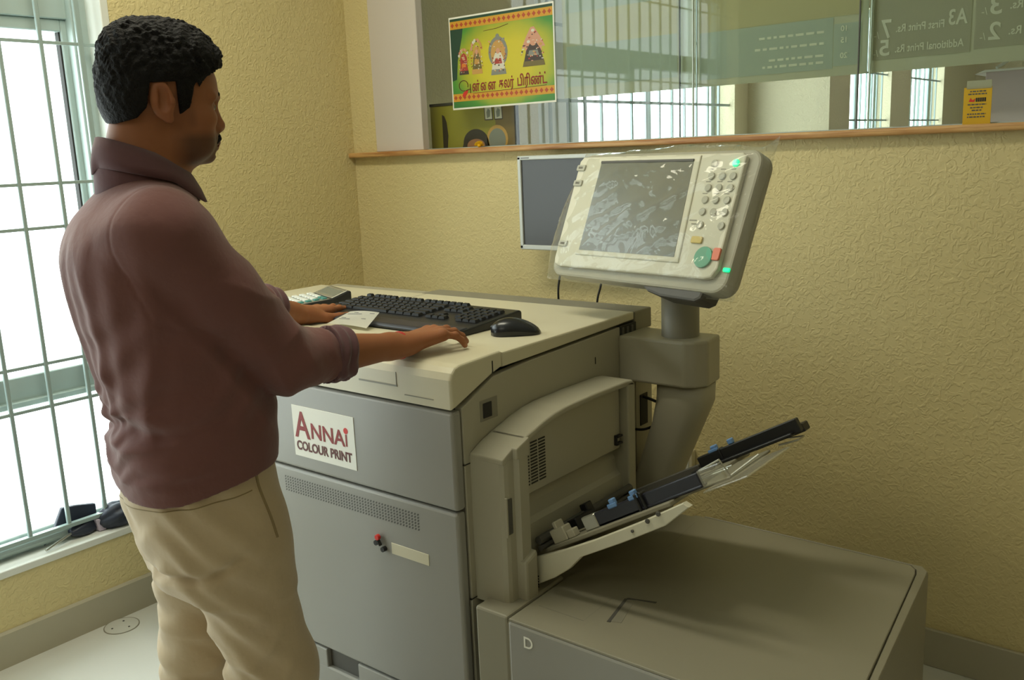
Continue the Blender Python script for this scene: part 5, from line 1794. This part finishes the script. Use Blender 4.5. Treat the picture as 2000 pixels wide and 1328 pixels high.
def figure(cx_, cz_, w, h, pal, crown, seed):
    """small printed seated figure: halo, body, robe, face, many arms"""
    rr = random.Random(seed)
    fg = pflat('figure', ell_pts(cx_, cz_ + h * 0.02, w * 0.30, h * 0.30), FIGC[pal[0]], 2)
    d = [2.0]
    def add(nm, pts, c):
        d[0] += 0.12
        pflat(nm, pts, FIGC[c], d[0], fg)
    if crown == 'peak':
        add('crown', [(cx_ - w * 0.42, cz_ + h * 0.02), (cx_ - w * 0.26, cz_ + h * 0.30), (cx_ - w * 0.08, cz_ + h * 0.55), (cx_ + w * 0.04, cz_ + h * 0.56), (cx_ + w * 0.24, cz_ + h * 0.30), (cx_ + w * 0.42, cz_ + h * 0.02)], pal[1])
        for i in range(5):
            for j in range(4 - i if i < 4 else 1):
                add('head', ell_pts(cx_ + (j - (3 - min(i, 3)) / 2) * w * 0.17, cz_ + h * (0.08 + 0.095 * i), w * 0.062, h * 0.04, 10), rr.choice(('pink', 'white', 'gold')))
    elif crown == 'arch':
        add('arch', ell_pts(cx_, cz_ + h * 0.10, w * 0.50, h * 0.40, 20), pal[1])
        add('arch_inside', ell_pts(cx_, cz_ + h * 0.08, w * 0.37, h * 0.33, 20), 'gold')
        add('finial', ell_pts(cx_, cz_ + h * 0.50, w * 0.10, h * 0.07, 10), pal[1])
    else:
        for i in range(9):
            a = R(20 + 140 * i / 8)
            add('arm', ell_pts(cx_ + w * 0.40 * math.cos(a), cz_ + h * (0.12 + 0.34 * math.sin(a)), w * 0.085, h * 0.055, 10), rr.choice(('gold', 'pink', 'white')))
    add('robe', [(cx_ - w * 0.36, cz_ - h * 0.38), (cx_ + w * 0.36, cz_ - h * 0.38), (cx_ + w * 0.26, cz_ - h * 0.06), (cx_ + w * 0.12, cz_ + h * 0.12), (cx_ - w * 0.12, cz_ + h * 0.12), (cx_ - w * 0.26, cz_ - h * 0.06)], pal[2])
    add('sash', [(cx_ - w * 0.20, cz_ - h * 0.20), (cx_ + w * 0.20, cz_ - h * 0.20), (cx_ + w * 0.15, cz_ - h * 0.06), (cx_ - w * 0.15, cz_ - h * 0.06)], pal[3])
    add('face', ell_pts(cx_, cz_ + h * 0.13, w * 0.10, h * 0.075, 12), 'pink')
    add('seat', [(cx_ - w * 0.40, cz_ - h * 0.48), (cx_ + w * 0.40, cz_ - h * 0.48), (cx_ + w * 0.36, cz_ - h * 0.34), (cx_ - w * 0.36, cz_ - h * 0.34)], pal[4])
    for c in ('gold', 'white', 'red', 'dark', 'pink'):
        bm = NB()
        d[0] += 0.12
        for i in range(11):
            u_, v_ = rr.uniform(-0.44, 0.44), rr.uniform(-0.40, 0.44)
            if crown == 'peak' and v_ > 0.05 and abs(u_) > 0.46 * (1 - v_ / 0.6):
                continue
            flat(bm, ell_pts(cx_ + u_ * w, cz_ + v_ * h, w * rr.uniform(0.018, 0.05), h * rr.uniform(0.010, 0.024), 7), GY - 0.0006 - 0.0003 * d[0])
        stuff(obj('ornaments', bm, FIGC[c], fg))
figure(-2.238, 1.790, 0.056, 0.092, ('red', 'red', 'red', 'orange', 'dark'), 'arms', 1)
figure(-2.176, 1.802, 0.062, 0.122, ('gold', 'gold', 'olive', 'gold', 'gold'), 'arms', 2)
figure(-2.079, 1.796, 0.086, 0.130, ('red', 'grey', 'white', 'red', 'grey'), 'arch', 3)
figure(-1.925, 1.808, 0.118, 0.122, ('pink', 'pink', 'dark', 'grey', 'olive'), 'peak', 4)
# Tamil lettering, drawn in visual order, with the leaf-and-drop first letter
TY = GY - 0.0018
def fit_text(o, width):
    """squeeze a lettering mesh along its own X so that it is this wide"""
    me = o.data
    v = np.empty(len(me.vertices) * 3)
    me.vertices.foreach_get('co', v)
    v = v.reshape(-1, 3)
    x = v[:, 0]
    return (x.max() - x.min())
def fitted(body, x, z, size, m, par, width, y, flip=False, bold=0.0):
    X = (-1, 0, 0) if flip else (1, 0, 0)
    t0 = text_mesh(body, size, m, 'lettering', None, Matrix(), bold=bold)
    w = fit_text(t0, width)
    x0 = min(q.co.x for q in t0.data.vertices)
    k = width / w
    bpy.data.objects.remove(t0)
    return text_mesh(body, size, m, 'lettering', par, frame_mtx((x, y, z), X, (0, 0, 1)) @ Matrix.Diagonal((k, 1, 1, 1)) @ Matrix.Translation((-x0, 0, 0)), bold=bold, extrude=0.0002)
def ptext(body, x, z, size, m, sx=1.0, bold=0.0008):
    return text_mesh(body, size, m, 'lettering', pos, frame_mtx((x, TY, z), (1, 0, 0), (0, 0, 1)), sx=sx, bold=bold, extrude=0.0002)
fitted('\u0ba9\u0bcd', -2.203, 1.686, 0.046, M_RED, pos, 0.034, TY, bold=0.0008)
fitted('\u0bc8\u0ba9', -2.164, 1.686, 0.046, M_RED, pos, 0.070, TY, bold=0.0008)
fitted('\u0b95\u0bb2\u0bb0\u0bcd', -2.080, 1.688, 0.046, M_RED, pos, 0.066, TY, bold=0.0008)
fitted('\u0baa\u0bbf\u0bb0\u0bbf\u0ba3\u0bcd\u0b9f\u0bcd', -1.998, 1.690, 0.046, M_RED, pos, 0.126, TY, bold=0.0008)
bm = NB()
tube(bm, [(-2.244 + 0.021 * math.cos(R(a)), TY, 1.708 + 0.018 * math.sin(R(a))) for a in range(-20, 300, 16)], 0.0012, 6)
tube(bm, [(-2.234, TY, 1.690), (-2.222, TY, 1.693), (-2.213, TY, 1.694)], 0.0015, 6)
tube(bm, [(-2.212, TY, 1.68), (-2.212, TY, 1.712)], 0.0013, 6)
obj('letter_swirl', bm, M_BROWN, pos)
pflat('red_drop', [(-2.252, 1.672), (-2.246, 1.684), (-2.232, 1.692), (-2.222, 1.694), (-2.226, 1.682), (-2.236, 1.671), (-2.246, 1.668)], M_BRED, 4)
bm = NB()
tube(bm, [(-2.20, TY, 1.679), (-2.02, TY, 1.681), (-1.875, TY, 1.684)], 0.0007, 5)
tube(bm, [(-2.14, TY, 1.885), (-2.08, TY, 1.888), (-2.03, TY, 1.897)], 0.0007, 5)
stuff(obj('fine_lines', bm, M_BROWN, pos))

# translucent price sheets on the far face of the panes (their writing reads from the other side)
SY = YB + 0.056
def big_sheet(x0, x1, z0, m, lb, y=SY):
    o = obj('price_sheet', B((x0, y, z0), (x1, y + 0.0008, 2.32)), m)
    return tag(o, lb, 'price sheet', None)
F_PALE = film('pale_vinyl', rgb(196, 198, 172), 0.07, 0.5)
F_GREY = film('blue_grey_vinyl', rgb(216, 226, 216), 0.35, 0.7)
F_YEL = film('yellow_green_vinyl', rgb(228, 224, 190), 0.30, 0.7)
F_GREEN = film('grey_green_vinyl', rgb(212, 212, 192), 0.16, 0.7)
F_TXT = film('pale_print', rgb(245, 246, 232), 0.05, 0.7)
s1 = big_sheet(-1.825, -1.338, 1.636, F_PALE, 'pale translucent sheet on the glass right of the poster')
s2 = big_sheet(-1.333, -0.832, 1.636, F_PALE, 'translucent price sheet with the numbers 10, 15 and 20 seen from behind')
s3 = big_sheet(-0.829, -0.42, 1.636, F_PALE, 'translucent sheet with two grey-green price panels seen from behind')
def panel_on(name, par, x0, x1, z0, z1, m, dy=0.002):
    return obj(name, B((x0, SY - dy - 0.0004, z0), (x1, SY - dy, z1)), m, par)
panel_on('printed_panel', s1, -1.81, -1.40, 1.672, 1.80, F_GREY)
panel_on('printed_panel', s1, -1.66, -1.40, 1.80, 1.905, F_YEL)
panel_on('printed_panel', s1, -1.81, -1.40, 1.905, 2.02, F_GREY)
panel_on('printed_panel', s2, -1.325, -0.850, 1.792, 2.05, F_YEL)
panel_on('printed_panel', s2, -1.325, -0.925, 1.656, 1.790, F_GREY, 0.0015)
panel_on('number_column', s2, -0.923, -0.850, 1.662, 1.772, F_GREY)
pc_ = panel_on('price_panel', s3, -0.819, -0.580, 1.668, 1.90, F_GREEN)
pd_ = panel_on('price_panel', s3, -0.572, -0.425, 1.674, 1.90, F_GREEN)
def mtext(body, x, z, size, par, m=F_TXT, align='LEFT', bold=0.0):
    """mirrored lettering: runs to the left from x"""
    return text_mesh(body, size, m, 'lettering', par, frame_mtx((x, SY - 0.0032, z), (-1, 0, 0), (0, 0, 1)), align=align, extrude=0.0002, bold=bold)
def mfit(t_, x, z, size, w, bold=0.0):
    return fitted(t_, x, z, size, F_TXT, s3, w, SY - 0.0032, True, bold)
mfit('A3', -0.588, 1.738, 0.052, 0.044, 0.001)
mfit('First Print Rs.', -0.642, 1.734, 0.027, 0.118, 0.0004)
mfit('7', -0.772, 1.722, 0.066, 0.026, 0.001)
mfit('/-', -0.802, 1.722, 0.026, 0.013)
mfit('Additional Print Rs.', -0.594, 1.683, 0.027, 0.166, 0.0004)
mfit('5', -0.774, 1.678, 0.056, 0.026, 0.001)
mfit('/-', -0.803, 1.676, 0.026, 0.013)
mfit('rint Rs.', -0.424, 1.760, 0.027, 0.070, 0.0004)
mfit('3', -0.512, 1.752, 0.060, 0.026, 0.001)
mfit('/-', -0.544, 1.752, 0.026, 0.013)
mfit('rint Rs.', -0.424, 1.700, 0.027, 0.070, 0.0004)
mfit('2', -0.512, 1.692, 0.058, 0.027, 0.001)
mfit('/-', -0.545, 1.692, 0.026, 0.013)
for z, t_ in ((1.752, '10'), (1.722, '15'), (1.682, '20')):
    mtext(t_, -0.884, z, 0.020, s2, bold=0.0004)
bm = NB()
rr = random.Random(5)
for z in (1.752, 1.722, 1.690, 1.672):
    x = -0.950
    while x > -1.09 - 0.06 * rr.random():
        w = rr.uniform(0.008, 0.024)
        box(bm, (x - w, SY - 0.0026, z), (x, SY - 0.0022, z + 0.0065))
        x -= w + 0.007
stuff(obj('print_lines', bm, F_TXT, s2))
# yellow card standing against the glass
yc = obj('price_card', B((-0.576, YB + 0.004, 1.489), (-0.5125, YB + 0.005, 1.578), 0.0002, 1), mat('yellow_card', rgb(206, 164, 18), 0.5))
tag(yc, 'small yellow card with dark print standing on the ledge against the glass', 'card')
bm = NB()
for z, a, b_ in ((1.5665, -0.562, -0.526), (1.560, -0.566, -0.524), (1.535, -0.566, -0.524), (1.5275, -0.560, -0.530), (1.521, -0.556, -0.534), (1.512, -0.566, -0.524), (1.505, -0.566, -0.526)):
    x = a
    while x < b_:
        w = rr.uniform(0.003, 0.008)
        box(bm, (x, YB + 0.0035, z), (min(x + w, b_), YB + 0.0041, z + 0.0032))
        x += w + 0.0018
stuff(obj('print_lines', bm, M_SHADE, yc))
bm = NB()
prism(bm, [(-0.564, 1.544), (-0.560, 1.553), (-0.556, 1.547), (-0.549, 1.551), (-0.552, 1.543)], 'y', YB + 0.0033, YB + 0.0041)
obj('red_mark', bm, M_BRED, yc)
bm = NB()
for i in range(5):
    box(bm, (-0.548 + 0.0048 * i, YB + 0.0033, 1.543), (-0.5445 + 0.0048 * i, YB + 0.0041, 1.5525))
stuff(obj('bold_print', bm, M_DARK, yc))
obj('tape', B((-0.570, YB + 0.0032, 1.574), (-0.514, YB + 0.0048, 1.594), 0.0002, 1), F_PALE, yc)
# lilac carton with an open flap behind the glass
bx_ = thing('carton', 'pale lilac carton with open flaps behind the glass at the ledge', 'carton', (-0.36, YB + 0.30, 1.49))
M_LIL = mat('lilac_card', rgb(196, 184, 184), 0.7)
obj('walls', B((-0.21, -0.10, 0), (0.21, 0.12, 0.135), 0.002, 1), M_LIL, bx_)
bm = NB()
prism(bm, [(-0.235, 0.128), (-0.21, 0.138), (0.21, 0.138), (0.21, 0.134), (-0.21, 0.132)], 'y', -0.115, 0.12, 0.001, 1, 'all')
obj('flap', bm, M_WHITE, bx_)
bm = NB()
tube(bm, [(-0.185, -0.10, 0.142), (-0.13, -0.02, 0.19), (-0.10, 0.02, 0.205)], 0.004, 6)
tube(bm, [(-0.075, -0.08, 0.142), (-0.072, -0.08, 0.21)], 0.005, 6)
obj('flap_edge', bm, M_WHITE, bx_)
obj('carton_stand', B((-0.22, -0.12, -1.49), (0.25, 0.14, 0.0), 0.004, 1), M_WHITE, bx_)

# framed portrait leaning behind the glass, yellow flower before it
pf = thing('portrait_frame', 'framed portrait print on an olive ground leaning behind the glass at the corner', 'picture', (-2.43, YB + 0.10, 1.489))
TILT = R(-9)
PFM = Matrix.Rotation(TILT, 4, 'Y')
def pfp(name, boxes, m, par=None, bev=0.0):
    bm = NB()
    for lo, hi in boxes:
        box(bm, lo, hi, bev, 1)
    return obj(name, bm, m, par or pf)
frm = pfp('frame', [((-0.06, 0.0, 0.16), (0.352, 0.016, 0.170)), ((0.352, 0.0, -0.0), (0.362, 0.016, 0.170)), ((-0.06, 0.0, 0.0), (0.362, 0.016, 0.004))], M_DARK, None, 0.001)
pic = pfp('picture', [((-0.06, 0.004, 0.002), (0.354, 0.012, 0.162))], mat('olive_print', rgb(146, 138, 40), 0.5))
def pfl(name, pts, m, d):
    bm = NB()
    prism(bm, pts, 'y', 0.004 - 0.0004 * d, 0.004)
    return obj(name, bm, m, pic)
pfl('brown_field', [(0.262, 0.003), (0.352, 0.003), (0.352, 0.160), (0.262, 0.160)], mat('brown_print', rgb(120, 96, 48), 0.5), 1)
M_PHAIR = mat('print_black', rgb(40, 34, 30), 0.5)
M_PSKIN = mat('print_skin', rgb(160, 106, 72), 0.5)
pfl('printed_hair', [(0.098, 0.003)] + [(0.165 + 0.062 * math.cos(R(a)), 0.016 + 0.052 * math.sin(R(a))) for a in range(180, -1, -12)] + [(0.232, 0.003)], M_PHAIR, 2)
pfl('printed_forehead', [(0.122, 0.003)] + [(0.165 + 0.043 * math.cos(R(a)), 0.008 + 0.024 * math.sin(R(a))) for a in range(180, -1, -15)] + [(0.208, 0.003)], M_PSKIN, 3)
pfl('printed_figure', [(0.0, 0.003), (0.022, 0.003), (0.028, 0.05), (0.022, 0.10), (0.012, 0.122), (0.0, 0.128)], M_PHAIR, 1)
pfl('printed_medallion', ell_pts(0.268, 0.028, 0.050, 0.050, 20), FIGC['gold'], 2)
pfl('printed_medallion', ell_pts(0.268, 0.024, 0.040, 0.042, 20), FIGC['grey'], 3)
for x in (0.212, 0.258):
    pfl('printed_photo', [(x, 0.096), (x + 0.040, 0.096), (x + 0.038, 0.146), (x - 0.002, 0.146)], FIGC['dark'], 2)
    pfl('printed_photo', [(x + 0.004, 0.100), (x + 0.036, 0.100), (x + 0.034, 0.142), (x + 0.002, 0.142)], FIGC['white'], 3)
    pfl('printed_photo', [(x + 0.012, 0.104), (x + 0.026, 0.108), (x + 0.028, 0.130), (x + 0.018, 0.138), (x + 0.010, 0.125)], FIGC['grey'], 4)
fl = thing('marigold_flower', 'small yellow flower lying on the ledge before the portrait', 'flower', (-2.165, YB + 0.004, 1.489))
fl.scale = (0.75, 0.75, 0.75)
M_MARI = mat('marigold_yellow', rgb(232, 188, 20), 0.7)
bm = NB()
rr = random.Random(3)
for i in range(46):
    a = rr.uniform(0, 2 * math.pi)
    e = rr.uniform(0.05, 1.35)
    d = Vector((math.cos(a) * math.cos(e), math.sin(a) * math.cos(e) * 0.6, math.sin(e) + 0.1)).normalized()
    s_ = d.orthogonal().normalized()
    p = d * rr.uniform(0.008, 0.014)
    q = d * 0.024
    t_ = d.cross(s_)
    vv = [bm.verts.new(v + Vector((0, 0, 0.004))) for v in (p - s_ * 0.002, p + s_ * 0.002, q + s_ * 0.005, q * 1.1, q - s_ * 0.005)]
    if min(v.co.z for v in vv) > 0:
        bm.faces.new(vv)
stuff(obj('petals', bm, M_MARI, fl))
bm = NB()
bmesh.ops.create_icosphere(bm, subdivisions=2, radius=0.011)
for v in bm.verts:
    v.co.z = max(0.0, v.co.z * 0.8 + 0.009)
obj('flower_head', bm, M_MARI, fl, True)

# ------------------------------------------------------------------ bundled umbrella on the sill
um = thing('umbrella', 'dark navy folded umbrella lying bunched on the window sill', 'umbrella', (XW, 1.30, WZ0 + 0.004))
M_UMB = mat('navy_nylon', rgb(44, 50, 66), 0.5, bump=(30, 0.3, 0.004))
def pleated(name, a, b_, radii, n_pl, ph, m=M_UMB):
    """bundle of umbrella cloth gathered round its shaft: pleats that open towards one end"""
    a, b_ = Vector(a), Vector(b_)
    t = (b_ - a).normalized()
    u_ = t.orthogonal().normalized()
    w = t.cross(u_)
    n = n_pl * 6
    st = len(radii)
    bm = NB()
    rings = []
    for i in range((st - 1) * 4 + 1):
        q = i / ((st - 1) * 4)
        k0 = min(int(q * (st - 1)), st - 2)
        fr = q * (st - 1) - k0
        r0 = radii[k0] + (radii[k0 + 1] - radii[k0]) * (fr * fr * (3 - 2 * fr))
        ring_ = []
        for k in range(n):
            th = 2 * math.pi * k / n
            pl = abs(math.sin(n_pl * (th + ph + 0.7 * q) / 2)) ** 0.6
            sag = 0.12 * mn.noise(Vector((math.cos(th) * 1.3, math.sin(th) * 1.3, q * 2 + ph)))
            rr_ = r0 * (0.72 + 0.34 * pl * (0.35 + 0.65 * q) + sag)
            v = a + (b_ - a) * q + (u_ * math.cos(th) + w * math.sin(th)) * rr_
            v.z = max(v.z, 0.0012)
            ring_.append(bm.verts.new(v))
        rings.append(ring_)
    for A, Bq in zip(rings, rings[1:]):
        for k in range(n):
            bm.faces.new((A[k], A[(k + 1) % n], Bq[(k + 1) % n], Bq[k]))
    bm.faces.new(rings[0][::-1])
    bm.faces.new(rings[-1])
    bmesh.ops.recalc_face_normals(bm, faces=bm.faces[:])
    return obj(name, bm, m, um, True)
pleated('canopy', (-0.060, 0.035, 0.030), (-0.030, 0.142, 0.042), (0.016, 0.034, 0.045, 0.047, 0.044, 0.030), 7, 0.3)
pleated('canopy_fold', (-0.075, 0.050, 0.020), (-0.052, -0.050, 0.024), (0.022, 0.027, 0.028, 0.022, 0.012), 5, 1.1)
bm = NB()
prism(bm, [(-0.125, 0.0), (-0.10, 0.02), (-0.055, 0.105), (-0.01, 0.100), (0.055, 0.085), (0.055, 0.05), (-0.06, 0.03)], 'x', -0.093, -0.076, 0.004, 2, 'all')
obj('canopy_fold', bm, M_UMB, um)
bm = NB()
tube(bm, [(-0.022, -0.145, 0.008), (-0.05, -0.06, 0.02), (-0.06, 0.02, 0.03)], 0.0045, 8)
obj('shaft', bm, M_STEEL, um)
bm = NB()
prism(bm, [(0.036, 0.0), (0.062, 0.0), (0.055, 0.040), (0.030, 0.045)], 'x', -0.062, -0.036, 0.003, 1, 'all')
lab(obj('strap', bm, mat('lilac_strap', rgb(190, 178, 196), 0.6), um), 'pale lilac strap')
